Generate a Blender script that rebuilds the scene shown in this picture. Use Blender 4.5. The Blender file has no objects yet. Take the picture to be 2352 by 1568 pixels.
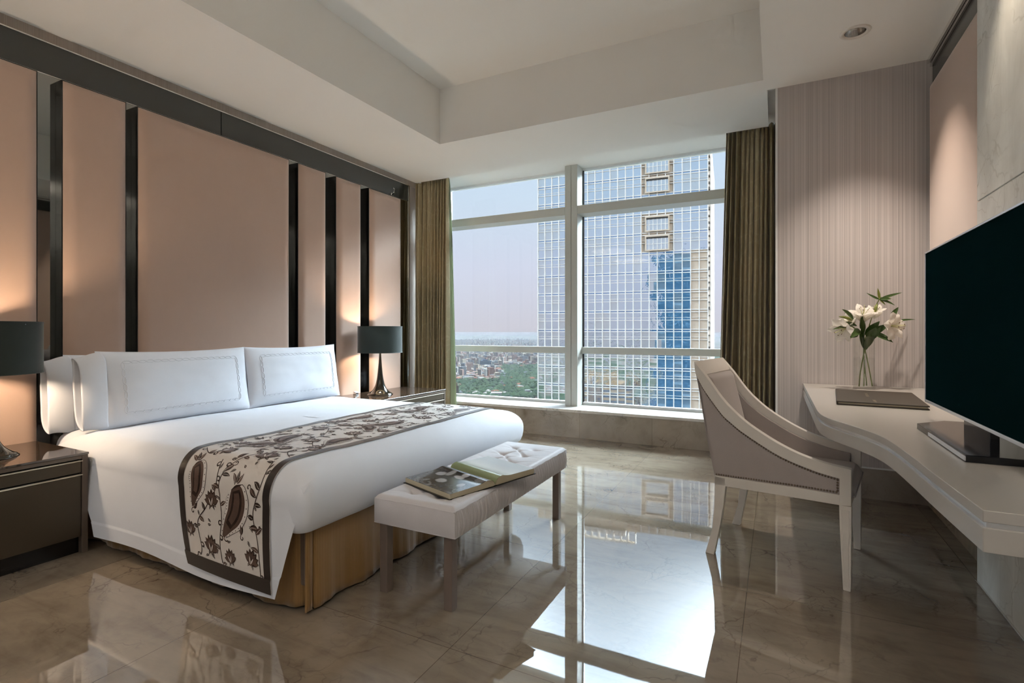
import bpy, bmesh, math, random
from mathutils import Vector, Matrix, noise
R = math.radians
C = bpy.context.scene.collection
SC = bpy.context.scene

# ------------------------------------------------------------------ camera
YAW = R(27.0); FPX = 1190.0; EYE = 1.2
cam_data = bpy.data.cameras.new('camera')
cam = bpy.data.objects.new('camera', cam_data); C.objects.link(cam)
cam.location = (0, 0, EYE); cam.rotation_euler = (R(90), 0, YAW)
cam_data.sensor_width = 36; cam_data.lens = 36 * FPX / 2352
cam_data.shift_y = -24 / 2352; cam_data.clip_end = 30000; cam_data.clip_start = 0.02
SC.camera = cam

# ------------------------------------------------------------------ colour management
vs = SC.view_settings
vs.view_transform = 'Standard'; vs.look = 'None'; vs.gamma = 1; vs.use_curve_mapping = False
vs.exposure = 0.3
cy = SC.cycles
cy.use_denoising = True
cy.use_adaptive_sampling = True; cy.adaptive_threshold = 0.12; cy.adaptive_min_samples = 16
cy.max_bounces = 7; cy.diffuse_bounces = 4; cy.glossy_bounces = 4; cy.transmission_bounces = 6
cy.transparent_max_bounces = 16; cy.volume_bounces = 0
cy.sample_clamp_indirect = 6.0; cy.sample_clamp_direct = 0
cy.caustics_reflective = True; cy.caustics_refractive = False
cy.blur_glossy = 0.3

# ------------------------------------------------------------------ node helpers
class NT:
    def __init__(s, nt): s.nt = nt; s.n = nt.nodes; s.l = nt.links
    def new(s, t, **kw):
        nd = s.n.new(t)
        for k, v in kw.items():
            if k.startswith('_'): setattr(nd, k[1:], v)
            else:
                key = k.replace('__', ' ')
                inp = nd.inputs[int(key[1:])] if key[0] == 'i' and key[1:].isdigit() else nd.inputs[key]
                s.put(inp, v)
        return nd
    def put(s, inp, v):
        if isinstance(v, bpy.types.NodeSocket): s.l.new(v, inp)
        elif isinstance(v, bpy.types.Node): s.l.new(v.outputs[0], inp)
        else:
            if hasattr(inp.default_value, '__len__') and not isinstance(v, (int, float)):
                if len(inp.default_value) == 4 and len(v) == 3: v = (*v, 1)
            inp.default_value = v
    def math(s, op, a, b=0.0, c=None, clamp=False):
        nd = s.n.new('ShaderNodeMath'); nd.operation = op; nd.use_clamp = clamp
        s.put(nd.inputs[0], a); s.put(nd.inputs[1], b)
        if c is not None: s.put(nd.inputs[2], c)
        return nd.outputs[0]
    def vmath(s, op, a, b=(0, 0, 0)):
        nd = s.n.new('ShaderNodeVectorMath'); nd.operation = op
        s.put(nd.inputs[0], a); s.put(nd.inputs[1], b); return nd
    def mix(s, f, a, b, mode='MIX'):
        nd = s.n.new('ShaderNodeMix'); nd.data_type = 'RGBA'; nd.blend_type = mode
        s.put(nd.inputs[0], f); s.put(nd.inputs[6], a); s.put(nd.inputs[7], b); return nd.outputs[2]
    def ramp(s, f, stops, interp='LINEAR'):
        nd = s.n.new('ShaderNodeValToRGB'); cr = nd.color_ramp; cr.interpolation = interp
        while len(cr.elements) < len(stops): cr.elements.new(0.5)
        for e, (p, c) in zip(cr.elements, stops):
            e.position = p; e.color = (*c, 1) if len(c) == 3 else c
        s.put(nd.inputs[0], f); return nd.outputs[0]
    def noise(s, vec, scale, detail=4, rough=0.5, dist=0.0):
        nd = s.n.new('ShaderNodeTexNoise'); s.put(nd.inputs['Vector'], vec)
        nd.inputs['Scale'].default_value = scale; nd.inputs['Detail'].default_value = detail
        nd.inputs['Roughness'].default_value = rough; nd.inputs['Distortion'].default_value = dist
        return nd
    def mapping(s, vec, loc=(0, 0, 0), rot=(0, 0, 0), scale=(1, 1, 1)):
        nd = s.n.new('ShaderNodeMapping'); s.put(nd.inputs[0], vec)
        nd.inputs[1].default_value = loc; nd.inputs[2].default_value = rot; nd.inputs[3].default_value = scale
        return nd.outputs[0]

def srgb(r, g, b):
    f = lambda c: (c / 255 / 12.92) if c / 255 <= 0.04045 else ((c / 255 + 0.055) / 1.055) ** 2.4
    return (f(r), f(g), f(b))

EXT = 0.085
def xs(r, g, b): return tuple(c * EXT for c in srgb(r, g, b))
def material(name, color=(0.5, 0.5, 0.5), rough=0.5, metallic=0.0, ior=1.5, sheen=0.0, coat=0.0, aniso=0.0, trans=0.0, spec=0.5):
    m = bpy.data.materials.new(name); m.use_nodes = True
    t = NT(m.node_tree); p = t.n['Principled BSDF']
    p.inputs['Base Color'].default_value = (*color, 1); p.inputs['Roughness'].default_value = rough
    p.inputs['Metallic'].default_value = metallic; p.inputs['IOR'].default_value = ior
    p.inputs['Sheen Weight'].default_value = sheen; p.inputs['Sheen Roughness'].default_value = 0.4
    p.inputs['Coat Weight'].default_value = coat; p.inputs['Coat Roughness'].default_value = 0.05
    p.inputs['Specular IOR Level'].default_value = spec
    p.inputs['Transmission Weight'].default_value = trans
    return m, t, p

def bump(t, p, height, strength=0.3, dist=0.01):
    b = t.new('ShaderNodeBump'); b.inputs['Strength'].default_value = strength; b.inputs['Distance'].default_value = dist
    t.put(b.inputs['Height'], height); t.l.new(b.outputs[0], p.inputs['Normal']); return b

def obco(t): return t.new('ShaderNodeTexCoord').outputs['Object']

# ------------------------------------------------------------------ world: hazy afternoon sky, brighter high up; two bright lobes out of view added to light the room
w = bpy.data.worlds.new('world'); SC.world = w; w.use_nodes = True
t = NT(w.node_tree); bg = t.n['Background']
d = t.new('ShaderNodeTexCoord').outputs['Generated']
sep = t.new('ShaderNodeSeparateXYZ'); t.put(sep.inputs[0], d)
sky = t.ramp(t.math('ADD', t.math('MULTIPLY', sep.outputs[2], 0.5), 0.5),
             [(0.0, (0.30, 0.33, 0.38)), (0.485, (0.52, 0.53, 0.60)), (0.50, (0.68, 0.66, 0.74)), (0.56, (0.72, 0.75, 0.90)),
              (0.62, (0.68, 0.80, 0.95)), (0.69, (0.62, 0.79, 1.0)), (0.76, (0.58, 0.77, 1.0)), (1.0, (0.45, 0.65, 1.0))])
gain = t.new('ShaderNodeMapRange'); gain.interpolation_type = 'SMOOTHSTEP'
t.put(gain.inputs[0], sep.outputs[2]); gain.inputs[1].default_value = 0.42; gain.inputs[2].default_value = 0.70
gain.inputs[3].default_value = 1.0; gain.inputs[4].default_value = 4.0
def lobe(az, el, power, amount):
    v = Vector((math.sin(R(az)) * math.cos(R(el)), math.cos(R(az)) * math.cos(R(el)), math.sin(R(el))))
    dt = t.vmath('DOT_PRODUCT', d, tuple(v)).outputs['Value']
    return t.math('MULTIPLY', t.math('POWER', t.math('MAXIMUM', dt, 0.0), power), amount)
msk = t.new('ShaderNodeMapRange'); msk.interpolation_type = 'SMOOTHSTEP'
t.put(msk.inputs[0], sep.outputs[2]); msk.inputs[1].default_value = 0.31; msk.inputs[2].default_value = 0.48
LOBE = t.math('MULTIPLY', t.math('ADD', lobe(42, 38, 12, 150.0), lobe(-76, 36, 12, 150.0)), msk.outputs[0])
sky = t.mix(1.0, sky, (0.80, 0.80, 0.81, 1), 'MULTIPLY')
sky2 = t.mix(1.0, sky, t.new('ShaderNodeCombineXYZ', i0=gain.outputs[0], i1=gain.outputs[0], i2=gain.outputs[0]).outputs[0], 'MULTIPLY')
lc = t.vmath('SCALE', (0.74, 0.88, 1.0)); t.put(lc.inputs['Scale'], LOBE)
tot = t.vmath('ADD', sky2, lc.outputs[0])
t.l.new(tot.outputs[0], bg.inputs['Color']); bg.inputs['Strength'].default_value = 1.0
w.cycles.sampling_method = 'MANUAL'; w.cycles.sample_map_resolution = 512

# sun: low, warm, from behind and right of the building; lights the city and the opposite tower
sun_d = bpy.data.lights.new('sun', 'SUN'); sun_d.energy = 1.1; sun_d.angle = R(2); sun_d.color = (1.0, 0.86, 0.70)
sun = bpy.data.objects.new('sun', sun_d); C.objects.link(sun)
sv = Vector((-0.62, 0.66, -0.42)); sun.rotation_euler = sv.to_track_quat('-Z', 'Y').to_euler()

def portal(name, loc, rot, sx, sy):
    l = bpy.data.lights.new(name, 'AREA'); l.shape = 'RECTANGLE'; l.size = sx; l.size_y = sy
    l.cycles.is_portal = True
    o = bpy.data.objects.new(name, l); C.objects.link(o); o.location = loc; o.rotation_euler = rot
portal('window_portal', (-2.05, 6.05, 1.75), (R(-90), 0, 0), 4.2, 2.9)
portal('rear_opening_portal', (-1.5, -2.66, 1.75), (R(90), 0, 0), 4.6, 2.4)  # for the unseen opening added in the rear wall

def light(kind, name, loc, energy, color, **kw):
    l = bpy.data.lights.new(name, kind); l.energy = energy; l.color = color
    for k, v in kw.items(): setattr(l, k, v)
    o = bpy.data.objects.new(name, l); C.objects.link(o); o.location = loc
    return o
WARM = (1.0, 0.74, 0.50)

# ------------------------------------------------------------------ geometry helpers
def link(name, verts, faces, mat, parent=None, smooth=False, uvs=None, loc=None):
    me = bpy.data.meshes.new(name); me.from_pydata([tuple(v) for v in verts], [], faces); me.update()
    o = bpy.data.objects.new(name, me); C.objects.link(o)
    if mat is not None:
        for m in (mat if isinstance(mat, (list, tuple)) else [mat]): me.materials.append(m)
    if smooth: me.shade_smooth()
    if parent is not None: o.parent = parent
    if loc is not None: o.location = loc
    return o

class MB:
    """collects shapes into one mesh"""
    def __init__(s): s.v = []; s.f = []; s.m = []
    def add(s, verts, faces, mi=0):
        k = len(s.v); s.v += [tuple(v) for v in verts]; s.f += [tuple(i + k for i in f) for f in faces]; s.m += [mi] * len(faces); return s
    def box(s, x0, x1, y0, y1, z0, z1, mi=0, M=None):
        vs_ = [Vector((x, y, z)) for x in (x0, x1) for y in (y0, y1) for z in (z0, z1)]
        if M is not None: vs_ = [M @ v for v in vs_]
        return s.add(vs_, [(0, 1, 3, 2), (4, 6, 7, 5), (0, 4, 5, 1), (2, 3, 7, 6), (0, 2, 6, 4), (1, 5, 7, 3)], mi)
    def grid(s, fn, nu, nv, mi=0, close_u=False, close_v=False):
        vs_ = [fn(i / nu, j / nv) for i in range(nu + (0 if close_u else 1)) for j in range(nv + (0 if close_v else 1))]
        W = nv + (0 if close_v else 1); H = nu + (0 if close_u else 1)
        fs = []
        for i in range(nu):
            for j in range(nv):
                a = (i % H) * W + j % W; b = ((i + 1) % H) * W + j % W; c = ((i + 1) % H) * W + (j + 1) % W; e = (i % H) * W + (j + 1) % W
                fs.append((a, b, c, e))
        return s.add(vs_, fs, mi)
    def prism(s, poly, axis, a, b, mi=0):
        """extrude a closed 2D polygon along an axis; poly in the two remaining axes in xyz order"""
        n = len(poly); vs_ = []
        for q in (a, b):
            for p in poly:
                c = list(p); c.insert(axis, q); vs_.append(c)
        fs = [tuple(range(n)), tuple(range(2 * n - 1, n - 1, -1))] + [(i, i + n, (i + 1) % n + n, (i + 1) % n) for i in range(n)]
        return s.add(vs_, fs, mi)
    def tube(s, pts, r, n=10, mi=0, cap=True):
        pts = [Vector(p) for p in pts]; rs = r if isinstance(r, (list, tuple)) else [r] * len(pts)
        rings = []; up = None
        for i, p in enumerate(pts):
            t_ = (pts[min(i + 1, len(pts) - 1)] - pts[max(i - 1, 0)]).normalized()
            if up is None: up = Vector((0, 0, 1)) if abs(t_.z) < 0.9 else Vector((1, 0, 0))
            a = t_.cross(up).normalized(); b = t_.cross(a).normalized(); up = -b if False else up
            rings.append([p + (a * math.cos(2 * math.pi * k / n) + b * math.sin(2 * math.pi * k / n)) * rs[i] for k in range(n)])
        vs_ = [v for rg in rings for v in rg]; fs = []
        for i in range(len(pts) - 1):
            for k in range(n):
                fs.append((i * n + k, i * n + (k + 1) % n, (i + 1) * n + (k + 1) % n, (i + 1) * n + k))
        if cap: fs += [tuple(range(n - 1, -1, -1)), tuple(range((len(pts) - 1) * n, len(pts) * n))]
        return s.add(vs_, fs, mi)
    def lathe(s, prof, n=40, c=(0, 0, 0), mi=0):
        vs_ = [(c[0] + r * math.cos(2 * math.pi * k / n), c[1] + r * math.sin(2 * math.pi * k / n), c[2] + z) for r, z in prof for k in range(n)]
        fs = [(i * n + k, i * n + (k + 1) % n, (i + 1) * n + (k + 1) % n, (i + 1) * n + k) for i in range(len(prof) - 1) for k in range(n)]
        return s.add(vs_, fs, mi)
    def build(s, name, mat, parent=None, smooth=False, bevel=0, seg=2, fix=True, subsurf=0, auto=None):
        o = link(name, s.v, s.f, mat, parent, smooth)
        if any(s.m): o.data.polygons.foreach_set('material_index', s.m)
        if fix:
            bm = bmesh.new(); bm.from_mesh(o.data); bmesh.ops.recalc_face_normals(bm, faces=bm.faces); bm.to_mesh(o.data); bm.free()
        if bevel:
            b = o.modifiers.new('bevel', 'BEVEL'); b.width = bevel; b.segments = seg; b.limit_method = 'ANGLE'; b.angle_limit = R(35)
            o.data.shade_smooth()
            try: b.harden_normals = True
            except Exception: pass
        if subsurf:
            q = o.modifiers.new('sub', 'SUBSURF'); q.levels = q.render_levels = subsurf
        return o

def tag(o, label, cat, group=None, kind=None):
    o['label'] = label; o['category'] = cat
    if group: o['group'] = group
    if kind: o['kind'] = kind
    return o
def struct(o): o['kind'] = 'structure'; return o
def thing(name, label, cat, loc=(0, 0, 0), group=None):
    o = bpy.data.objects.new(name, None); C.objects.link(o); o.location = loc; o.empty_display_size = 0.1
    return tag(o, label, cat, group)
def shift(o, root):
    """keep geometry written in world coordinates while its parent sits at its own base"""
    o.matrix_parent_inverse = Matrix.Translation(root.location).inverted(); return o
def catmull(pts, n=8):
    P = [Vector(p) for p in pts]; out = []
    for i in range(len(P) - 1):
        a = P[max(i - 1, 0)]; b = P[i]; c = P[i + 1]; e = P[min(i + 2, len(P) - 1)]
        for k in range(n):
            u = k / n
            out.append(0.5 * ((2 * b) + (c - a) * u + (2 * a - 5 * b + 4 * c - e) * u * u + (3 * b - a - 3 * c + e) * u ** 3))
    out.append(P[-1]); return out

# ------------------------------------------------------------------ materials
def fabric(name, col, rough=0.7, sheen=0.2, scale=900, strength=0.15, var=0.06, streak=(1, 1, 1)):
    m, t, p = material(name, col, rough, sheen=sheen, spec=0.3)
    co = t.mapping(obco(t), scale=streak)
    n1 = t.noise(co, scale, 2, 0.6); n2 = t.noise(co, 7, 3, 0.6)
    f = t.math('ADD', t.math('MULTIPLY', n1.outputs[0], 0.6), t.math('MULTIPLY', n2.outputs[0], 0.4))
    dark = tuple(c * (1 - var * 2) for c in col); lt = tuple(min(1, c * (1 + var * 2)) for c in col)
    t.put(p.inputs['Base Color'], t.ramp(f, [(0.3, dark), (0.7, lt)]))
    bump(t, p, n1.outputs[0], strength, 0.001)
    return m
M = {}
M['linen'] = fabric('white_linen', (0.77, 0.80, 0.86), 0.75, 0.1, 700, 0.08, 0.015)
M['silk'] = fabric('rose_silk', srgb(186, 160, 144), 0.34, 0.5, 500, 0.15, 0.012, (1, 2, 1))
M['bench_fabric'] = fabric('bench_silver_fabric', srgb(206, 203, 206), 0.45, 0.4, 600, 0.15, 0.04)
M['chair_fabric'] = fabric('chair_taupe_velvet', srgb(172, 163, 158), 0.6, 0.4, 500, 0.15, 0.04)
M['paint'], _, _ = material('ceiling_paint', srgb(243, 241, 236), 0.85, spec=0.2)
M['white_lacquer'], _, _ = material('white_lacquer', srgb(226, 220, 211), 0.35)
M['desk_lacquer'], _, _ = material('desk_silver_lacquer', srgb(186, 182, 176), 0.28)
M['window_metal'], _, _ = material('window_frame_metal', srgb(205, 207, 200), 0.4, 0.2)
M['window_white'], _, _ = material('window_white_metal', srgb(238, 240, 240), 0.45)
M['black'], _, _ = material('black_lacquer', (0.006, 0.006, 0.006), 0.12)
M['chrome'], _, _ = material('chrome', (0.75, 0.74, 0.72), 0.18, 1.0)
M['mirror'], _, _ = material('smoked_mirror', (0.30, 0.31, 0.30), 0.02, 1.0)
M['band_glass'], t, p = material('smoked_glass_band', (0.050, 0.053, 0.048), 0.18, 0.0, ior=1.6)
M['taupe_wood'], _, _ = material('taupe_wood', srgb(118, 104, 94), 0.42)
M['lamp_bronze'], _, _ = material('dark_bronze_gloss', srgb(40, 38, 32), 0.10, 0.4, coat=0.5)
M['shade_out'] = fabric('lamp_shade_green_black', srgb(46, 54, 50), 0.7, 0.3, 900, 0.3, 0.08)
M['shade_in'], _, _ = material('lamp_shade_lining', (0.75, 0.66, 0.5), 0.6)
M['ns_bronze'], t, p = material('nightstand_bronze_lacquer', srgb(76, 67, 54), 0.38, 0.35)
M['ns_side'], _, _ = material('nightstand_taupe_frame', srgb(98, 86, 76), 0.45, 0.1)
M['ns_glass'], _, _ = material('nightstand_smoked_glass_top', srgb(60, 50, 42), 0.03, 0.0, ior=1.9, spec=0.8)
M['pull'], _, _ = material('champagne_metal_trim', srgb(222, 212, 196), 0.5, 0.3)
M['tvscreen'], _, _ = material('tv_screen', srgb(9, 32, 34), 0.6, 0.0, spec=0.0)
M['tvblack'], _, _ = material('tv_black_gloss', (0.004, 0.005, 0.007), 0.12)
M['silver'], _, _ = material('brushed_silver', (0.80, 0.80, 0.81), 0.3, 0.9)
M['leather'], t, p = material('folder_dark_leather', srgb(62, 54, 44), 0.5)
bump(t, p, t.noise(obco(t), 350, 3).outputs[0], 0.3, 0.002)
M['emboss'], _, _ = material('folder_embossed_print', srgb(170, 160, 140), 0.4)
M['gold'], t, p = material('gold_skirt_fabric', srgb(168, 124, 62), 0.5, sheen=0.3)
co = obco(t)
wv = t.new('ShaderNodeTexWave', _wave_type='BANDS', _bands_direction='DIAGONAL'); t.put(wv.inputs['Vector'], t.mapping(co, scale=(1, 1, 0)))
wv.inputs['Scale'].default_value = 70; wv.inputs['Distortion'].default_value = 0.6
t.put(p.inputs['Base Color'], t.ramp(wv.outputs[0], [(0.15, srgb(138, 104, 58)), (0.7, srgb(158, 122, 74))]))
bump(t, p, wv.outputs[0], 0.25, 0.003)
M['curtain'], t, p = material('curtain_bronze_green', srgb(120, 110, 84), 0.34, 0.30, sheen=0.2)
vor = t.new('ShaderNodeTexVoronoi', _feature='DISTANCE_TO_EDGE'); t.put(vor.inputs['Vector'], t.mapping(obco(t), scale=(1, 1, 0.8))); vor.inputs['Scale'].default_value = 9
sq = t.ramp(vor.outputs[0], [(0.02, (1, 1, 1)), (0.06, (0, 0, 0))])
t.put(p.inputs['Base Color'], t.mix(sq, srgb(164, 150, 118), srgb(172, 158, 126)))
M['lining'], t, p = material('curtain_pale_green_lining', srgb(190, 194, 172), 0.6)
tr = t.new('ShaderNodeBsdfTranslucent', Color=srgb(196, 206, 182)); mx = t.new('ShaderNodeMixShader', Fac=0.35)
t.l.new(p.outputs[0], mx.inputs[1]); t.l.new(tr.outputs[0], mx.inputs[2]); t.l.new(mx.outputs[0], t.n['Material Output'].inputs[0])
M['glass'] = bpy.data.materials.new('window_glass'); M['glass'].use_nodes = True
t = NT(M['glass'].node_tree); t.n.remove(t.n['Principled BSDF'])
fr = t.new('ShaderNodeFresnel', IOR=1.3); tr = t.new('ShaderNodeBsdfTransparent', Color=(0.97, 0.985, 0.98)); gl = t.new('ShaderNodeBsdfGlossy', Roughness=0.0)
mx = t.new('ShaderNodeMixShader'); t.l.new(fr.outputs[0], mx.inputs[0]); t.l.new(tr.outputs[0], mx.inputs[1]); t.l.new(gl.outputs[0], mx.inputs[2])
t.l.new(mx.outputs[0], t.n['Material Output'].inputs[0])
def vase_glass(name, tint):
    m = bpy.data.materials.new(name); m.use_nodes = True
    t = NT(m.node_tree); t.n.remove(t.n['Principled BSDF'])
    lw = t.new('ShaderNodeLayerWeight', Blend=0.25); tr = t.new('ShaderNodeBsdfTransparent', Color=tint); gl = t.new('ShaderNodeBsdfGlossy', Roughness=0.01)
    f = t.math('ADD', t.math('MULTIPLY', t.math('POWER', lw.outputs['Facing'], 3.0), 0.6), 0.05)
    mx = t.new('ShaderNodeMixShader'); t.put(mx.inputs[0], f); t.l.new(tr.outputs[0], mx.inputs[1]); t.l.new(gl.outputs[0], mx.inputs[2])
    t.l.new(mx.outputs[0], t.n['Material Output'].inputs[0]); return m
M['vase'] = vase_glass('vase_glass', (0.98, 0.985, 0.98)); M['water'] = vase_glass('vase_water', (0.975, 0.98, 0.975))

# wallpaper with fine vertical stripes
def wallpaper(name, base, axis):
    m, t, p = material(name, base, 0.6, sheen=0.2)
    s1 = (420, 0, 0.3) if axis == 0 else (0, 420, 0.3)
    s2 = (45, 0, 0.05) if axis == 0 else (0, 45, 0.05)
    n1 = t.noise(t.mapping(obco(t), scale=s1), 1.0, 1, 0.5); n2 = t.noise(t.mapping(obco(t), scale=s2), 1.0, 3, 0.6)
    f = t.math('ADD', t.math('MULTIPLY', n1.outputs[0], 0.8), t.math('MULTIPLY', n2.outputs[0], 0.2))
    t.put(p.inputs['Base Color'], t.ramp(f, [(0.34, tuple(c * 0.70 for c in base)), (0.5, base), (0.66, tuple(min(1, c * 1.25) for c in base))]))
    bump(t, p, n1.outputs[0], 0.2, 0.001); return m
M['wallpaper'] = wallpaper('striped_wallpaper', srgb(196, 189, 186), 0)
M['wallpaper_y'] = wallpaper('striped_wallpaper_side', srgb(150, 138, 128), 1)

def marble(name, base, dark, vein, rough, tile=None, ior=1.5, scale=1.0, coat=0.0, spec=0.5, rot=0.5, diag=False):
    m, t, p = material(name, base, rough, ior=ior, coat=coat, spec=spec)
    co = obco(t)
    warp = t.noise(co, 1.6 * scale, 5, 0.6)
    wv = t.vmath('ADD', co, t.vmath('SCALE', warp.outputs['Color']).outputs[0])
    sc = [n for n in t.n if n.bl_idname == 'ShaderNodeVectorMath' and n.operation == 'SCALE'][-1]; sc.inputs['Scale'].default_value = 0.55
    cloud = t.noise(co, 2.2 * scale, 6, 0.62, 0.6)
    streak = t.noise(t.mapping(co, rot=(0, 0, rot), scale=(1.2, 5.0, 1.2) if not diag else (1, 1, 1)), 2.0 * scale, 6, 0.6, 0.8)
    c = t.ramp(t.math('ADD', t.math('MULTIPLY', cloud.outputs[0], 0.55), t.math('MULTIPLY', streak.outputs[0], 0.45)),
               [(0.32, dark), (0.50, base), (0.68, tuple(min(1, q * 1.22) for q in base))])
    vo = t.new('ShaderNodeTexVoronoi', _feature='DISTANCE_TO_EDGE'); t.put(vo.inputs['Vector'], wv.outputs[0]); vo.inputs['Scale'].default_value = 3.4 * scale
    vo2 = t.new('ShaderNodeTexVoronoi', _feature='DISTANCE_TO_EDGE'); t.put(vo2.inputs['Vector'], wv.outputs[0]); vo2.inputs['Scale'].default_value = 9.0 * scale
    mask = t.ramp(t.noise(co, 3.0 * scale, 3).outputs[0], [(0.45, (0, 0, 0)), (0.62, (1, 1, 1))])
    v1 = t.ramp(vo.outputs[0], [(0.0, (1, 1, 1)), (0.018, (0, 0, 0))]); v2 = t.ramp(vo2.outputs[0], [(0.0, (0.7,) * 3), (0.02, (0, 0, 0))])
    vv = t.math('MULTIPLY', t.math('ADD', v1, v2, clamp=True), mask)
    c = t.mix(t.math('MULTIPLY', vv, 0.55), c, vein)
    if tile:
        br = t.new('ShaderNodeTexBrick', _offset=tile[2]); t.put(br.inputs['Vector'], t.mapping(co, loc=tile[3], rot=tile[4]))
        br.inputs['Scale'].default_value = 1.0; br.inputs['Mortar Size'].default_value = 0.0016; br.inputs['Mortar Smooth'].default_value = 0.1
        br.inputs['Brick Width'].default_value = tile[0]; br.inputs['Row Height'].default_value = tile[1]
        br.inputs['Color1'].default_value = (0.94, 0.94, 0.94, 1); br.inputs['Color2'].default_value = (1.05, 1.05, 1.05, 1); br.inputs['Mortar'].default_value = (0.5, 0.48, 0.45, 1)
        c = t.mix(1.0, c, br.outputs[0], 'MULTIPLY')
    t.put(p.inputs['Base Color'], c)
    return m, t, p
M['floor'], t, p = marble('beige_floor_marble', srgb(142, 130, 114), srgb(112, 100, 86), srgb(62, 52, 44), 0.02,
                          tile=(0.98, 0.98, 0.0, (0.12, 0.32, 0), (0, 0, 0)), ior=2.5, spec=0.5)
fw = t.noise(obco(t), 3.0, 2); bump(t, p, fw.outputs[0], 0.012, 0.02)
M['dado'], t, p = marble('beige_wall_marble', srgb(160, 148, 132), srgb(128, 116, 100), srgb(92, 80, 66), 0.25,
                         tile=(0.80, 10.0, 0.0, (0.36, 1.0, 0), (R(90), 0, 0)))
M['sillstone'], _, _ = marble('pale_sill_marble', srgb(222, 218, 210), srgb(200, 196, 188), srgb(150, 146, 140), 0.06, ior=1.6)
M['white_marble'], t, p = marble('grey_white_marble', srgb(226, 228, 224), srgb(208, 210, 206), srgb(150, 147, 136), 0.12, scale=0.8)

def striped_city(name, cols):
    m, t, p = material(name, (0.5, 0.5, 0.5), 0.8, spec=0)
    oi = t.new('ShaderNodeObjectInfo')
    t.put(p.inputs['Base Color'], t.ramp(oi.outputs['Random'], cols, 'CONSTANT')); return m
M['house_wall'] = striped_city('distant_house_walls', [(0, xs(225, 215, 200)), (0.3, xs(205, 180, 160)), (0.5, xs(236, 232, 226)), (0.8, xs(190, 186, 186))])
M['house_roof'] = striped_city('distant_house_roofs', [(0, xs(178, 120, 98)), (0.35, xs(205, 195, 185)), (0.55, xs(160, 100, 80)), (0.8, xs(140, 140, 146))])

# ================================================================== ROOM
ZC = 3.064          # soffit height
XW = -4.05          # mirror plane of the headboard wall
XR = 0.95           # right wall plane in the desk recess
YB = -2.60          # rear wall
mb = MB().box(-4.3, 1.6, YB - 0.1, 5.51, -0.12, 0.0)
struct(mb.build('floor', M['floor']))

# ceiling with raised tray; curtain pocket by the window is a little higher
TX0, TX1, TY0, TY1, TZ = -2.99, -0.085, -1.3, 4.28, 3.61
mb = MB()
mb.box(-4.2, TX0, YB, 5.27, ZC, ZC + 0.12)
mb.box(TX1, -0.06, YB, 5.27, ZC, ZC + 0.12)
DLX, DLY, DH = 0.44, 3.85, 0.059      # square cut-out behind the round downlight ring
mb.box(-0.06, DLX - DH, YB, 4.47, ZC, ZC + 0.12); mb.box(DLX + DH, 1.6, YB, 4.47, ZC, ZC + 0.12)
mb.box(DLX - DH, DLX + DH, YB, DLY - DH, ZC, ZC + 0.12); mb.box(DLX - DH, DLX + DH, DLY + DH, 4.47, ZC, ZC + 0.12)
mb.box(TX0, TX1, TY1, 5.27, ZC, ZC + 0.12)
mb.box(TX0, TX1, YB, TY0, ZC, ZC + 0.12)
mb.box(TX0 - 0.1, TX0, TY0 - 0.1, TY1 + 0.1, ZC + 0.12, TZ + 0.1); mb.box(TX1, TX1 + 0.1, TY0 - 0.1, TY1 + 0.1, ZC + 0.12, TZ + 0.1)
mb.box(TX0, TX1, TY1, TY1 + 0.1, ZC + 0.12, TZ + 0.1); mb.box(TX0, TX1, TY0 - 0.1, TY0, ZC + 0.12, TZ + 0.1)
mb.box(TX0, TX1, TY0, TY1, TZ, TZ + 0.1)
mb.box(-4.2, 0.12, 5.27, 6.1, 3.155, 3.26); mb.box(-0.06, 0.02, 4.47, 5.27, 3.155, 3.26)
struct(mb.build('ceiling', M['paint']))

# left wall: smoked mirror sheets behind the upholstered panels, dark glass band above, wallpaper strip to the ceiling
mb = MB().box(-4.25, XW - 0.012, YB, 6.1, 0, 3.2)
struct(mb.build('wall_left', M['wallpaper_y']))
mb = MB().box(XW - 0.012, XW, YB, 5.12, 0.0, 2.795)
struct(mb.build('trim_1', M['mirror']))
mb = MB()
for a, b in ((YB, 2.696), (2.704, 5.12)): mb.box(XW - 0.012, XW, a, b, 2.80, 2.992)
mb.box(XW - 0.02, XW - 0.012, YB, 5.12, 2.79, 2.99)
struct(mb.build('trim_2', M['band_glass']))
mb = MB().box(XW - 0.012, XW + 0.008, YB, 5.14, 2.992, 3.002); mb.box(XW - 0.012, XW + 0.008, 5.12, 5.14, 0, 2.992)
mb.box(XW - 0.012, XW + 0.002, YB, 5.12, 2.794, 2.801)
struct(mb.build('trim_3', M['chrome'], bevel=0.002))
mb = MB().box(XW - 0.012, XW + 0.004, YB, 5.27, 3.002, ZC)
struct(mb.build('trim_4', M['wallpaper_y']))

# window wall: marble dado with a pale sill, end returns
mb = MB().box(-4.2, 0.02, 5.51, 6.1, 0, 0.285)
struct(mb.build('wall_window', M['dado']))
mb = MB().box(-4.2, 0.02, 5.497, 6.02, 0.285, 0.315)
struct(mb.build('trim_5', M['sillstone'], bevel=0.004))
mb = MB().box(-4.25, -4.05, 5.3, 6.1, 0.3, 3.2)
struct(mb.build('trim_6', M['window_white']))

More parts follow.
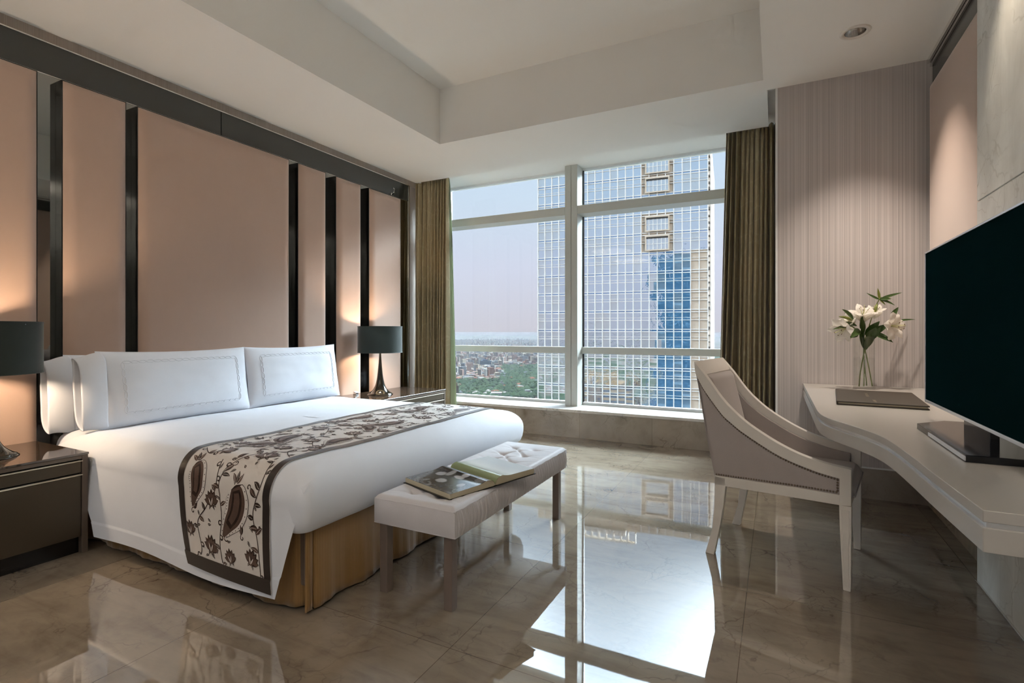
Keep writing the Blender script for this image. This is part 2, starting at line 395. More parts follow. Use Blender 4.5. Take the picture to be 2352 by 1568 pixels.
# partition beside the window with striped wallpaper, white edge trim and marble skirting
mb = MB().box(0.0, 1.3, 4.47, 4.62, 0.225, 3.2); mb.box(0.03, 0.3, 4.62, 6.1, 0.0, 3.2)
struct(mb.build('wall_partition', M['wallpaper']))
mb = MB().box(-0.004, 0.012, 4.462, 4.62, 0.225, ZC)
struct(mb.build('trim_7', M['window_white'], bevel=0.002))
mb = MB().box(0.0, 1.3, 4.468, 4.62, 0, 0.215)
mb.box(0.934, 0.96, 3.2, 4.468, 0, 0.215)
struct(mb.build('baseboard_partition', M['dado']))
mb = MB().box(0.0, 1.0, 4.462, 4.50, 0.215, 0.226); mb.box(0.93, 0.96, 3.2, 4.468, 0.215, 0.226)
struct(mb.build('trim_8', M['window_white'], bevel=0.001))

# right wall: recess wall with smoked glass, then the projecting marble wall with a groove
mb = MB().box(0.955, 1.3, 3.15, 4.47, 0, ZC)
struct(mb.build('wall_right', M['band_glass']))
mb = MB()
mb.box(0.854, 1.3, YB, 3.207, 0.012, 1.812); mb.box(0.854, 1.3, YB, 3.207, 1.818, ZC); mb.box(0.862, 1.3, YB, 3.207, 1.80, 1.83)
struct(mb.build('wall_marble', M['white_marble'], bevel=0.002))
mb = MB().box(0.846, 0.87, YB, 3.209, 0.0, 0.014)
struct(mb.build('trim_9', M['chrome'], bevel=0.002))
mb = MB().box(0.925, 0.955, 3.2, 4.47, 3.035, ZC); mb.box(0.94, 0.955, 3.2, 4.47, 3.01, 3.03)
struct(mb.build('trim_10', M['chrome'], bevel=0.002))

# rear wall behind the camera; wide opening added to let in fill daylight
mb = MB()
mb.box(-4.3, -3.8, YB - 0.1, YB, 0, 3.2); mb.box(0.8, 1.6, YB - 0.1, YB, 0, 3.2)
mb.box(-3.8, 0.8, YB - 0.1, YB, 0, 0.55); mb.box(-3.8, 0.8, YB - 0.1, YB, 2.95, 3.2)
struct(mb.build('wall_rear', M['wallpaper']))

# ------------------------------------------------------------------ window: mullion, transoms, rails, glass
GY = 5.97
w1 = bpy.data.objects.new('window_1', None); C.objects.link(w1); w1['kind'] = 'structure'
mb = MB()
mb.box(-2.231, -2.1575, 5.76, GY + 0.03, 0.315, 3.155); mb.box(-2.1535, -2.076, 5.76, GY + 0.03, 0.315, 3.155); mb.box(-2.165, -2.145, 5.775, GY, 0.315, 3.155, 1)
mb.build('mullion', [M['window_metal'], M['black']], w1, bevel=0.002)
for a, b in ((-4.06, -2.232), (-2.075, 0.03)):
    MB().box(a, b, 5.76, GY + 0.02, 2.573, 2.671).build('transom', M['window_metal'], w1, bevel=0.003)
    MB().box(a, b, 5.915, GY + 0.02, 0.928, 1.007).build('rail', M['window_metal'], w1, bevel=0.003)
    mb = MB().box(a, b, GY - 0.03, GY + 0.02, 0.315, 0.345); mb.box(a, b, GY - 0.03, GY + 0.02, 3.13, 3.156)
    mb.build('frame_rail', M['window_white'], w1, bevel=0.002)
    for z0, z1 in ((0.345, 0.928), (1.007, 2.573), (2.671, 3.13)):
        MB().box(a, b, GY, GY + 0.004, z0, z1).build('pane', M['glass'], w1)
    for x in (a, b - 0.012):
        MB().box(x, x + 0.012, GY - 0.02, GY + 0.01, 0.345, 3.13).build('gasket', M['black'], w1)

# ------------------------------------------------------------------ upholstered wall panels
def wall_panel(y0, y1, xface, z1, label, sign=1, z0=0.0, xback=XW, group='upholstered panels of the headboard wall'):
    root = thing('wall_panel', label, 'wall panel', (xback, (y0 + y1) / 2, z0), group)
    fr = MB().box(min(xback, xface - 0.012 * sign), max(xback, xface - 0.012 * sign), y0, y1, z0, z1)
    shift(fr.build('frame', M['black'], root, bevel=0.002), root)
    e = 0.006; r = 0.075; th = 0.030
    def pad(u, v):
        y = y0 + e + (y1 - y0 - 2 * e) * u; z = z0 + e + (z1 - z0 - 2 * e) * v
        dd = min(y - y0 - e, y1 - e - y, z1 - e - z) / r
        k = 1 - (1 - min(1, max(0, dd))) ** 2.6
        return (xface + sign * (-0.012 + th * k), y, z)
    ny = max(16, int((y1 - y0) / 0.012)); 
    def fu(u):  # denser near both ends
        a = 0.12; return u
    g = MB(); g.grid(lambda u, v: pad(u, 1 - (1 - v) ** 1.8), ny, 60)
    shift(g.build('upholstery', M['silk'], root, smooth=True), root)
    return root
PX = -3.955; PZ = 2.771
specs = [(0.05, 0.72, 'rose silk panel of the headboard wall, beyond the left edge lamp, farthest from the window'),
         (0.83, 1.488, 'rose silk panel behind the left bedside lamp, cut by the left edge of the photo'),
         (1.606, 1.968, 'narrow rose silk panel just left of the wide panel, behind the left pillows'),
         (2.035, 3.303, 'wide rose silk wall panel centred over the bed pillows'),
         (3.399, 3.737, 'narrow rose silk panel directly right of the wide panel, above the right pillow'),
         (3.867, 4.222, 'narrow rose silk panel with lamp glow, left of the bedside lamp by the window'),
         (4.345, 4.887, 'rose silk panel nearest the window curtain, behind the far bedside lamp')]
for y0, y1, lab in specs[1:]:
    wall_panel(y0, y1, PX - 0.008, PZ, lab)
wall_panel(3.25, 4.40, 0.93, 2.872, 'dark framed rose silk panel in the recess between striped wallpaper and marble wall', -1, 0.226, 0.955, None)

# small bracket at the panel top near the curtain
mb = MB().tube([(XW + 0.01, 4.80, 2.80), (XW + 0.05, 4.80, 2.83), (XW + 0.05, 4.80, 2.87), (XW + 0.03, 4.80, 2.89)], 0.008, 8)
mb.box(XW, XW + 0.02, 4.785, 4.815, 2.785, 2.825)
tag(mb.build('bracket', M['chrome'], smooth=True), 'small chrome bracket on top of the mirror band near the window curtain', 'bracket')

# ------------------------------------------------------------------ curtains
def curtain(name, x0, x1, y, zt, zb, waves, seed, label, amp=0.05, pinch=0.0, lining=None):
    rnd = random.Random(seed)
    root = thing(name, label, 'curtain', ((x0 + x1) / 2, y, zb))
    ph = [rnd.uniform(0, 6.28) for _ in range(8)]
    def fn(u, v):
        z = zb + (zt - zb) * v
        wob = 0.35 * math.sin(u * 5 + ph[0]) + 0.25 * math.sin(u * 11 + ph[1])
        a = amp * (0.55 + 0.45 * (1 - v)) * (0.75 + 0.4 * math.sin(u * 7.3 + ph[2]))
        q = 2 * math.pi * waves * (u + 0.012 * math.sin(u * 19 + ph[3]) + 0.010 * math.sin(3.1 * v + u * 9 + ph[4]) * (1 - v))
        s_ = math.sin(q + wob)
        s_ = 2 * (0.5 + 0.5 * s_) ** 0.62 - 1
        yy = y + a * s_ + 0.012 * math.sin(2 * q + 3 * v + ph[5]) * (0.4 + 0.6 * (1 - v)) + 0.008 * math.sin(4.2 * v + 20 * u)
        w0 = x0 + pinch * v; xx = w0 + (x1 - w0) * u + 0.012 * math.cos(q) * (1 - 0.4 * v)
        if lining:
            yy -= 0.13 * (1 - u) ** 5
            if yy < 5.30: z = min(z, 3.058)
        return (xx, yy, z)
    g = MB(); g.grid(fn, int(waves * 20), 44)
    o = shift(g.build('drape', M['curtain'], root, smooth=True), root)
    o.modifiers.new('sol', 'SOLIDIFY').thickness = 0.004
    if lining:
        lx0, lx1, lw = lining
        def f2(u, v):
            z = zb + (zt - 0.01 - zb) * v; sp = (1 - v) ** 0.6
            x = lx0 + (lx1 - lx0) * u * (0.35 + 0.75 * sp) ; q = 2 * math.pi * lw * u
            return (x, y + 0.03 + 0.03 * math.sin(q + 1.2 * v) * (0.5 + 0.5 * (1 - v)) + 0.05 * u, z)
        g = MB(); g.grid(f2, 60, 40)
        o = shift(g.build('lining', M['lining'], root, smooth=True), root); o['label'] = 'pale green curtain lining at the window edge'
        o.modifiers.new('sol', 'SOLIDIFY').thickness = 0.003
    return root
curtain('curtain', -4.035, -3.62, 5.37, 3.12, 0.02, 9, 3, 'bronze green curtain hanging left of the window, next to the bedside lamp', 0.066, 0, (-3.70, -3.56, 1.5))
curtain('curtain', -0.52, 0.015, 5.42, 3.14, 0.02, 11, 8, 'bronze green curtain hanging between the window and the striped wallpaper wall', 0.068, 0.09)

# ------------------------------------------------------------------ downlight
M['lens'], t, p = material('lit_downlight_lens', (0.9, 0.85, 0.75), 0.4); p.inputs['Emission Color'].default_value = (1.0, 0.85, 0.65, 1); p.inputs['Emission Strength'].default_value = 4
root = thing('recessed_downlight', 'round recessed downlight with chrome reflector in the ceiling above the desk', 'ceiling light', (0.44, 3.85, ZC))
mb = MB().lathe([(0.058, 0.0), (0.060, -0.006), (0.078, -0.008), (0.084, -0.003), (0.085, 0.0)], 40)
mb.build('trim_ring', M['white_lacquer'], root, smooth=True)
mb = MB().lathe([(0.058, -0.001), (0.056, 0.014), (0.050, 0.036), (0.040, 0.058), (0.028, 0.074)], 26)
o = mb.build('reflector', M['chrome'], root)
MB().lathe([(0.030, 0.074), (0.015, 0.070), (0.0001, 0.069)], 20).build('lamp_lens', M['lens'], root, smooth=True)
sp = light('SPOT', 'desk_downlight', (0.44, 3.85, ZC - 0.02), 120, (1.0, 0.86, 0.73), spot_size=R(80), spot_blend=1.0, shadow_soft_size=0.022)
sp.rotation_euler = (R(2), R(-3), 0)
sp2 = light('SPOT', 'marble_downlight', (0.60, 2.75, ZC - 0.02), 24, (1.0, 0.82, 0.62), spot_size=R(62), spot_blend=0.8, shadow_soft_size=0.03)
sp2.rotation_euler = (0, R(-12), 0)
# upward fill lights added behind the camera, no lamp stands there
for x, y in ((-3.0, -1.3), (-0.9, -1.9), (0.2, -0.6)):
    light('AREA', 'uplight_fill', (x, y, 2.2), 13, (1.0, 0.90, 0.80), shape='DISK', size=0.4).rotation_euler = (R(180), 0, 0)
# overhead fill lights added out of view, without fixtures
for x, y in ((-3.4, 0.2), (-3.4, -1.6), (0.35, 0.3), (0.35, -1.6)):
    q = light('AREA', 'overhead_fill', (x, y, ZC - 0.02), 6, (1.0, 0.86, 0.72), shape='DISK', size=0.9)

# ================================================================== BED
BY0, BY1, BX0, BX1 = 1.488, 3.56, -3.93, -1.70
BT = 0.612; BR = 0.135
bed = thing('bed', 'king size bed with gold pleated skirt against the rose silk headboard wall', 'bed', (-2.85, 2.52, 0))
# pleated gold skirt: hanging sheet with a corner pleat
def skirt_path():
    x1, y0, y1 = -1.775, 1.56, 3.49
    pts = []
    n = 200
    for i in range(n + 1): pts.append((-3.9 + (x1 - 0.06 + 3.9) * i / n, y0, 'y', i))
    pts.append((x1 - 0.055, y0 + 0.05, 'c', 0)); pts.append((x1 - 0.045, y0 + 0.055, 'c', 0)); pts.append((x1 - 0.005, y0, 'c', 0)); pts.append((x1, y0 + 0.004, 'c', 0))
    pts.append((x1, y0 + 0.035, 'c', 0)); pts.append((x1 - 0.04, y0 + 0.05, 'c', 0)); pts.append((x1 - 0.04, y0 + 0.06, 'c', 0)); pts.append((x1 + 0.002, y0 + 0.045, 'c', 0))
    for i in range(1, n + 1): pts.append((x1, y0 + 0.045 + (y1 - y0 - 0.045) * i / n, 'x', i))
    for i in range(1, 60): pts.append((x1 - (x1 + 3.9) * i / 59, y1, 'z', i))
    return pts
sp_ = skirt_path(); nz = 12; vv = []; ff = []
for i, (x, y, k, j) in enumerate(sp_):
    for q in range(nz + 1):
        f = q / nz; z = 0.012 + 0.37 * f; lo = (1 - f)
        wv_ = 0.0018 * math.sin(j * 0.9) * lo + 0.010 * math.sin(j * 0.21 + 1) * lo + 0.012 * lo
        zz = z + (0.004 * math.sin(j * 0.16) + 0.0012 * math.sin(j * 0.6)) * lo * (1 if q == 0 else 0.5)
        dx = wv_ if k == 'x' else (0.012 * lo if k == 'c' else 0); dy = -wv_ if k == 'y' else (-0.012 * lo if k == 'c' else 0)
        vv.append((x + dx, y + dy, max(0.004, zz)))
    if i:
        for q in range(nz): a = (i - 1) * (nz + 1) + q; b = i * (nz + 1) + q; ff.append((a, b, b + 1, a + 1))
o = shift(link('bed_skirt', vv, ff, M['gold'], bed, smooth=True), bed)
o.modifiers.new('sol', 'SOLIDIFY').thickness = 0.004
mb = MB().box(-3.93, -1.80, 1.58, 3.47, 0.10, 0.34); shift(mb.build('bed_base', M['taupe_wood'], bed, bevel=0.01), bed)
for x in (-3.75, -2.85, -1.95):
    for y in (1.70, 3.35):
        shift(MB().box(x - 0.03, x + 0.03, y - 0.03, y + 0.03, 0, 0.10).build('leg', M['black'], bed), bed)
mb = MB()
def rbox(mb, lo, hi, r, n=(40, 40, 10), fn=None):
    lo = Vector(lo); hi = Vector(hi); c = (lo + hi) / 2; h_ = (hi - lo) / 2; inner = h_ - Vector((r, r, r))
    def proj(p):
        q = Vector([max(-inner[k], min(inner[k], p[k])) for k in range(3)])
        d_ = p - q
        if d_.length > 1e-9: q = q + d_.normalized() * r
        q = q + c
        return fn(q) if fn else q
    for ax in range(3):
        a, b = [k for k in range(3) if k != ax]
        def st(tv, k):   # cluster samples near the rounded rims
            x = 2 * tv - 1; e = 0.45
            lin = x * h_[k]; rim = math.copysign(h_[k] - (1 - abs(x)) * h_[k], x)
            return lin
        for sg in (-1, 1):
            def f(u, v):
                p = Vector((0, 0, 0)); p[ax] = sg * h_[ax]; p[a] = st(u, a); p[b] = st(v, b); return proj(p)
            mb.grid(f, n[a], n[b])
    return mb
rbox(mb, (BX0, BY0 + 0.045, 0.33), (BX1 - 0.04, BY1 - 0.045, BT - 0.015), 0.09, (40, 40, 10))
shift(mb.build('mattress', M['linen'], bed, smooth=True), bed)

def wob(p, s=2.2, a=0.006):
    return a * noise.noise(Vector(p) * s) + a * 0.4 * noise.noise(Vector(p) * s * 3.1 + Vector((7, 3, 1)))
duv = thing('duvet', 'smooth white duvet covering the king bed and hanging down its near side', 'duvet', (-2.8, 2.52, 0.40))
mb = MB()
def dfn(q):
    q = Vector(q); k = wob(q, 2.0, 0.010)
    q.z += k; q.y += wob(q + Vector((5, 0, 0)), 3, 0.006)
    # foot bulge is softer, top sags slightly near the pillows
    if q.x < -3.55: q.z -= 0.10 * ((-3.55 - q.x) / 0.4) ** 1.5 * (1 if q.z > 0.5 else 0.3)
    if q.x > -2.1 and q.z < 0.5: q.x -= 0.02 * max(0, (0.45 - q.z) / 0.1)
    return q
def ring_pt(u, d_, z):
    """point on a rounded rectangle inset by d_ (u in 0..1 around)"""
    x0, x1, y0, y1 = BX0 + d_, BX1 - d_, BY0 + d_, BY1 - d_
    rc = 0.045 + 0.35 * d_; rc = min(rc, (x1 - x0) / 2 - 0.001, (y1 - y0) / 2 - 0.001)
    sx, sy, arc = (x1 - x0 - 2 * rc), (y1 - y0 - 2 * rc), math.pi / 2 * rc
    W8 = [110, 10, 90, 10, 110, 10, 90, 10]; L8 = [sx, arc, sy, arc, sx, arc, sy, arc]
    tot_ = sum(W8); q = (u % 1.0) * tot_; k = 0
    while q >= W8[k] and k < 7: q -= W8[k]; k += 1
    f = q / W8[k]
    if k == 0: p = (x0 + rc + sx * f, y0)
    elif k == 1: a = -math.pi / 2 + f * math.pi / 2; p = (x1 - rc + rc * math.cos(a), y0 + rc + rc * math.sin(a))
    elif k == 2: p = (x1, y0 + rc + sy * f)
    elif k == 3: a = f * math.pi / 2; p = (x1 - rc + rc * math.cos(a), y1 - rc + rc * math.sin(a))
    elif k == 4: p = (x1 - rc - sx * f, y1)
    elif k == 5: a = math.pi / 2 + f * math.pi / 2; p = (x0 + rc + rc * math.cos(a), y1 - rc + rc * math.sin(a))
    elif k == 6: p = (x0, y1 - rc - sy * f)
    else: a = math.pi + f * math.pi / 2; p = (x0 + rc + rc * math.cos(a), y0 + rc + rc * math.sin(a))
    return dfn((p[0], p[1], z))
LV = [(0.10, 0.352), (0.05, 0.347), (0.022, 0.355), (0.006, 0.375), (0.0, 0.41), (0.0, 0.445), (0.0, BT - BR)]
LV += [(BR - BR * math.cos(R(90) * i / 10), BT - BR + BR * math.sin(R(90) * i / 10)) for i in range(1, 11)]
LV += [(BR + (1.03 - BR) * (i / 26), BT) for i in range(1, 27)]
nr = 440; vv_ = [ring_pt(i / nr, d_, z) for d_, z in LV for i in range(nr)]
ff_ = [(j * nr + i, j * nr + (i + 1) % nr, (j + 1) * nr + (i + 1) % nr, (j + 1) * nr + i) for j in range(len(LV) - 1) for i in range(nr)]
mb.add(vv_, ff_)
shift(mb.build('cover', M['linen'], duv, smooth=True, fix=True), duv)
# side drops (near and far)
def drop_out(x, z):
    v = max(0.0, min(1.0, (BT - BR - z) / (BT - BR - 0.08)))
    return -0.002 + 0.020 * math.sin(min(1, v * 1.3) * math.pi / 2) + 0.006 * math.sin(x * 5.5 + 1) * v
def drop(u, v, side):
    # u along the bed, v from top (0) to hem (1)
    ztop = BT - BR; zb_ = 0.080 + 0.010 * math.sin(u * 7) + 0.012 * (1 - u) * 1.2
    if u > 0.88: ztop += 0.095 * ((u - 0.88) / 0.12) ** 2
    z = ztop + (zb_ - ztop) * v
    xl = -3.345 - 0.045 * math.sin(min(1, v * 1.2) * math.pi) + 0.04 * v + 0.11 * max(0, v - 0.6) ** 1.2
    xr = (-1.722 - 0.13 * v ** 1.2) if side < 0 else -1.95
    x = xl + (xr - xl) * u
    out = max(0.0, drop_out(x, z)) + (0.0035 if v > 0.80 else 0) + 0.0004
    dz = max(0.0, z - (BT - BR)); arc = BR - math.sqrt(max(0, BR * BR - dz * dz))
    fade = max(0.0, min(1.0, (z - 0.30) / 0.15)); q = dfn((x, BY0, z)); wy = (q.y - BY0) * fade
    y = (BY0 + wy + arc - out) if side < 0 else (BY1 + out)
    if u > 0.95 and side < 0: y += 0.010 * ((u - 0.95) / 0.05) ** 2 * (1 - v)
    return (x, y, z + (q.z - z) * fade)
for sd in (-1, 1):
    g = MB(); g.grid(lambda u, v: drop(u, v, sd), 200, 60)
    shift(g.build('side_drop', M['linen'], duv, smooth=True), duv)

# ------------------------------------------------------------------ bed runner with printed paisley
def prof(s_, off=0.0):
    """arc length s_ along the cross section: near hem -> over the bed -> far hem; returns y, z, ny, nz"""
    z0 = 0.118; r = BR; yl = BY0 - 0.024; yt = BY0; L1 = (BT - r) - z0; L2 = math.pi / 2 * r; L3 = (BY1 - BY0) - 2 * r
    if s_ < L1:
        f = s_ / L1; y = yl + (yt - yl) * (f ** 2) ; return (y - off - 0.006, z0 + s_, -1, 0)
    s_ -= L1
    if s_ < L2:
        a = s_ / r; ny, nz = -math.cos(a), math.sin(a)
        return (BY0 + r + ny * (r + off + 0.006), BT - r + nz * (r + off + 0.006), ny, nz)
    s_ -= L2
    if s_ < L3: return (BY0 + r + s_, BT + off + 0.006, 0, 1)
    s_ -= L3
    if s_ < L2:
        a = s_ / r; ny, nz = math.sin(a), math.cos(a)
        return (BY1 - r + ny * (r + off + 0.006), BT - r + nz * (r + off + 0.006), ny, nz)
    s_ -= L2
    return (BY1 + off + 0.006 + 0.02 * min(1, s_ / L1) , BT - r - s_, 1, 0)
RL = 2 * ((BT - BR) - 0.118) + math.pi * BR + (BY1 - BY0) - 2 * BR
def rxl(s_): # left (head side) and right (foot side) edges
    f = max(0, min(1, s_ / 0.62)); return -2.425 - 0.18 * f ** 0.8
def rxr(s_):
    f = max(0, min(1, s_ / 0.62)); return -1.868 - 0.065 * f
def RP(uc, s_, off=0.0):
    """uc across in metres from the head-side edge (0..0.62)"""
    y, z, ny, nz = prof(s_, off); xl, xr = rxl(s_), rxr(s_)
    x = xl + (xr - xl) * uc / 0.62
    if s_ < BT - BR - 0.118: y = BY0 - max(0.0, drop_out(x, z)) - (0.0035 if z < 0.175 else 0.0) - 0.006 - off
    k = wob((x, y, z), 2.0, 0.010)
    hem = 0.02 * (uc / 0.62 - 0.5) * max(0, 1 - s_ / 0.4)
    kd = wob(Vector((x, y, z)) + Vector((5, 0, 0)), 3, 0.006) if z > 0.44 else 0
    return (x, y + kd * min(1, (z - 0.44) / 0.04) if z > 0.44 else y, z + k * (0.3 + 0.7 * max(0, min(1, nz * 3))) - hem)
M['runner'], t, p = material('runner_cream_satin', srgb(222, 215, 208), 0.35, sheen=0.3)
M['print1'], _, _ = material('runner_brown_print', srgb(92, 70, 60), 0.4, sheen=0.2)
M['print2'], _, _ = material('runner_dark_print', srgb(52, 38, 32), 0.4)
M['border'], _, _ = material('runner_border_brown_satin', srgb(38, 28, 25), 0.32, sheen=0.3)
run = thing('bed_runner', 'cream bed runner with brown paisley print and dark brown border across the bed', 'bed runner', (-2.2, 2.5, 0.5))
g = MB(); ns = 240
g.grid(lambda u, v: RP(0.62 * u, RL * v, 0.0), 30, ns)
o = shift(g.build('cloth', M['runner'], run, smooth=True), run)
m_ = o.modifiers.new('sol', 'SOLIDIFY'); m_.thickness = 0.004; m_.offset = -1
BW = 0.043
g = MB(); g.grid(lambda u, v: RP(-0.004 + BW * u, -0.002 + RL * v, 0.002), 4, ns); g.grid(lambda u, v: RP(0.624 - BW * u, -0.002 + RL * v, 0.002), 4, ns)
g.grid(lambda u, v: RP(-0.004 + 0.628 * u, -0.004 + BW * 1.4 * v, 0.0022), 30, 4); g.grid(lambda u, v: RP(-0.004 + 0.628 * u, RL - BW * 1.4 * v, 0.0022), 30, 4)
o = shift(g.build('border', M['border'], run, smooth=True, fix=False), run)

class Print:
    def __init__(s): s.mb = MB()
    def P(s, u, v, off): return RP(u, v, off)
    def inside(s, pts):
        return all(BW * 0.9 < q[0] < 0.62 - BW * 0.9 and BW * 1.2 < q[1] < RL - BW * 1.2 for q in pts)
    def ribbon(s, pts, ws, mi, layer, cross=2):
        rows = []
        for i, q in enumerate(pts):
            a = pts[max(i - 1, 0)]; b = pts[min(i + 1, len(pts) - 1)]
            dx, dy = b[0] - a[0], b[1] - a[1]; L = math.hypot(dx, dy) or 1; nx, ny = -dy / L, dx / L
            rows.append([(q[0] + nx * ws[i] * k, q[1] + ny * ws[i] * k) for k in [(-1 + 2 * c / cross) for c in range(cross + 1)]])
        for i in range(len(rows) - 1):
            for c in range(cross):
                quad = [rows[i][c], rows[i + 1][c], rows[i + 1][c + 1], rows[i][c + 1]]
                if s.inside(quad):
                    s.mb.add([s.P(a, b, 0.0012 + 0.0007 * layer) for a, b in quad], [(0, 1, 2, 3)], mi)
    def leaf(s, x, y, ang, L, W, mi=0, bend=0.25, layer=0, vein=True):
        n = 8; pts = []; a = ang
        for i in range(n + 1):
            pts.append((x, y)); a += bend / n; x += math.cos(a) * L / n; y += math.sin(a) * L / n
        ws = [W * math.sin(math.pi * (i / n) ** 0.8) ** 0.9 + 0.0003 for i in range(n + 1)]
        s.ribbon(pts, ws, mi, layer)
        if vein: s.ribbon(pts[1:-1], [0.0007] * (n - 1), 2 if mi < 2 else 0, layer + 1, 1)
        return pts[-1]
    def vine(s, pts, w=0.0023, mi=1, n=10):
        q = [(p.x, p.y) for p in catmull([(a, b, 0) for a, b in pts], n)]
        s.ribbon(q, [w] * len(q), mi, 0, 1); return q
    def curl(s, x, y, ang, r, sg=1, w=0.0017):
        pts = []; n = 16
        for i in range(n + 1):
            f = i / n; rr = r * (1 - 0.75 * f); a = ang + sg * f * 5.0
            cx_, cy_ = x + math.cos(ang + sg * 1.57) * 0, y
            pts.append((x + math.cos(a - sg * 1.57) * rr - math.cos(ang - sg * 1.57) * r, y + math.sin(a - sg * 1.57) * rr - math.sin(ang - sg * 1.57) * r))
        s.ribbon(pts, [w * (1 + 0.8 * i / n) for i in range(n + 1)], 1, 0, 1)
    def paisley(s, x, y, ang, L, sg=1):
        """head at x,y; the tail sweeps away along ang and curls"""
        n = 30; pts = []; a = ang - sg * 0.75; px, py = x, y
        for i in range(n + 1):
            f = i / n; pts.append((px, py)); a += sg * (0.095 if f < 0.45 else (-0.02 if f < 0.72 else -0.36))
            st_ = L / n * (1.15 if f < 0.72 else 0.55); px += math.cos(a) * st_; py += math.sin(a) * st_
        body = [0.17 * L * math.sin(math.pi * min(1, (i / n) / 0.78) ** 0.58) ** 0.85 + 0.0015 for i in range(n + 1)]
        outer = [(b * 1.38 + 0.0035) if i / n < 0.80 else 0.0026 for i, b in enumerate(body)]
        s.ribbon(pts, outer, 1, 0, 4)
        s.ribbon(pts[1:26], [b - 0.0022 for b in outer[1:26]], 2, 1, 4)
        s.ribbon(pts[1:24], body[1:24], 0, 2, 4)
        s.ribbon(pts[2:18], [b * 0.62 for b in body[2:18]], 1, 3, 2); s.ribbon(pts[3:16], [b * 0.36 for b in body[3:16]], 0, 4, 2)
        for i in range(3, 24, 2):   # beads between body and rim
            aa = pts[i - 1]; bb = pts[i + 1]; dx, dy = bb[0] - aa[0], bb[1] - aa[1]; D = math.hypot(dx, dy); nx, ny = -dy / D, dx / D
            for k in (-1, 1):
                rr = (body[i] + outer[i]) / 2 * k; c = (pts[i][0] + nx * rr, pts[i][1] + ny * rr); h_ = 0.0028
                s.ribbon([(c[0] - h_, c[1]), (c[0], c[1]), (c[0] + h_, c[1])], [0.0006, h_, 0.0006], 1, 2, 2)
        # frill of small leaves at the head
        for k in range(3):
            aa = ang + math.pi + (k - 1) * 0.6
            s.leaf(x + math.cos(aa) * 0.01, y + math.sin(aa) * 0.01, aa, 0.05, 0.009, k % 2, sg * -0.5)
    def flower(s, x, y, ang, r):
        for k in range(7):
            a = ang + (k - 3) * 0.42; s.leaf(x, y, a, r * (1.35 - 0.08 * abs(k - 3)), r * 0.30, 1, 0.0, 0, False)
        for k in range(7):
            a = ang + (k - 3) * 0.42; s.leaf(x + math.cos(a) * r * 0.12, y + math.sin(a) * r * 0.12, a, r * 1.0, r * 0.19, 0, 0.0, 1, False)
        s.leaf(x - math.cos(ang) * r * 0.3, y - math.sin(ang) * r * 0.3, ang, r * 1.1, r * 0.42, 0, 0.1, 2, False)
        for k in (-1, 0, 1): s.leaf(x - math.cos(ang) * r * 0.15, y - math.sin(ang) * r * 0.15, ang + k * 0.4, r * 0.75, r * 0.07, 2 if k else 1, 0.1, 3, False)
        for k in (-1, 1): s.leaf(x, y, ang + k * 2.2, r * 0.7, r * 0.13, 1, k * 0.6)
pr = Print(); rnd = random.Random(5); T = 0.60; k = 0; v0 = -0.10
while v0 < RL:
    fl = k % 2; X = (lambda a: 0.62 - a) if fl else (lambda a: a); S = -1 if fl else 1
    A = (lambda a: math.pi - a) if fl else (lambda a: a)
    Y = lambda b: v0 + b
    pr.paisley(X(0.40), Y(0.50), A(R(-100)), 0.30, -S)
    pr.paisley(X(0.10), Y(0.56), A(R(-80)), 0.24, -S)
    pr.paisley(X(0.30), Y(0.86), A(R(-150)), 0.22, S)
    for (a, b, an, r) in ((0.22, 0.20, 80, 0.038), (0.19, 0.66, 60, 0.040), (0.46, 0.66, 110, 0.046), (0.50, 0.20, 70, 0.034), (0.24, 0.40, 95, 0.036), (0.07, 0.25, 100, 0.03), (0.52, 0.90, 120, 0.034), (0.36, 0.18, 100, 0.030)):
        pr.flower(X(a), Y(b), A(R(an)), r * 1.3)
    for pts in (((0.05, 0.1), (0.14, 0.18), (0.13, 0.3), (0.2, 0.38), (0.27, 0.48), (0.25, 0.6)), ((0.3, 0.12), (0.29, 0.24), (0.31, 0.36), (0.29, 0.5), (0.33, 0.6), (0.4, 0.7)),
                ((0.56, 0.12), (0.55, 0.28), (0.52, 0.4), (0.56, 0.52), (0.54, 0.64)), ((0.06, 0.66), (0.14, 0.62), (0.2, 0.72), (0.16, 0.86), (0.2, 0.96)), ((0.4, 0.74), (0.5, 0.78), (0.56, 0.9))):
        q = pr.vine([(X(a), Y(b)) for a, b in pts])
        for i in range(3, len(q) - 2, 5):
            a = math.atan2(q[i + 1][1] - q[i][1], q[i + 1][0] - q[i][0]); sg = 1 if (i // 5) % 2 else -1
            if rnd.random() < 0.65: pr.leaf(q[i][0], q[i][1], a + sg * 0.9, rnd.uniform(0.032, 0.058), rnd.uniform(0.008, 0.012), rnd.choice((0, 1)), sg * 0.6)
            else: pr.curl(q[i][0], q[i][1], a + sg * 0.8, 0.014, sg, 0.0022)
    for i in range(34):
        a, b = rnd.uniform(0.06, 0.56), rnd.uniform(0, T); pr.leaf(a, Y(b), rnd.uniform(0, 6.28), rnd.uniform(0.02, 0.035), 0.005, 1, 0.6)
    for (a, b, an) in ((0.10, 0.36, 30), (0.34, 0.58, 200), (0.55, 0.34, 160), (0.24, 0.10, 20), (0.44, 0.30, 70), (0.16, 0.46, 120), (0.50, 0.50, 300), (0.30, 0.02, 90)):
        pr.leaf(X(a), Y(b), A(R(an)), 0.055, 0.012, 1, 0.7 * S); pr.leaf(X(a), Y(b), A(R(an)), 0.045, 0.007, 0, 0.7 * S, 1, False); pr.curl(X(a), Y(b), A(R(an + 150)), 0.013, S)
    v0 += T; k += 1
o = shift(pr.mb.build('paisley_print', [M['print1'], M['print2'], M['runner']], run, smooth=False, fix=False), run)

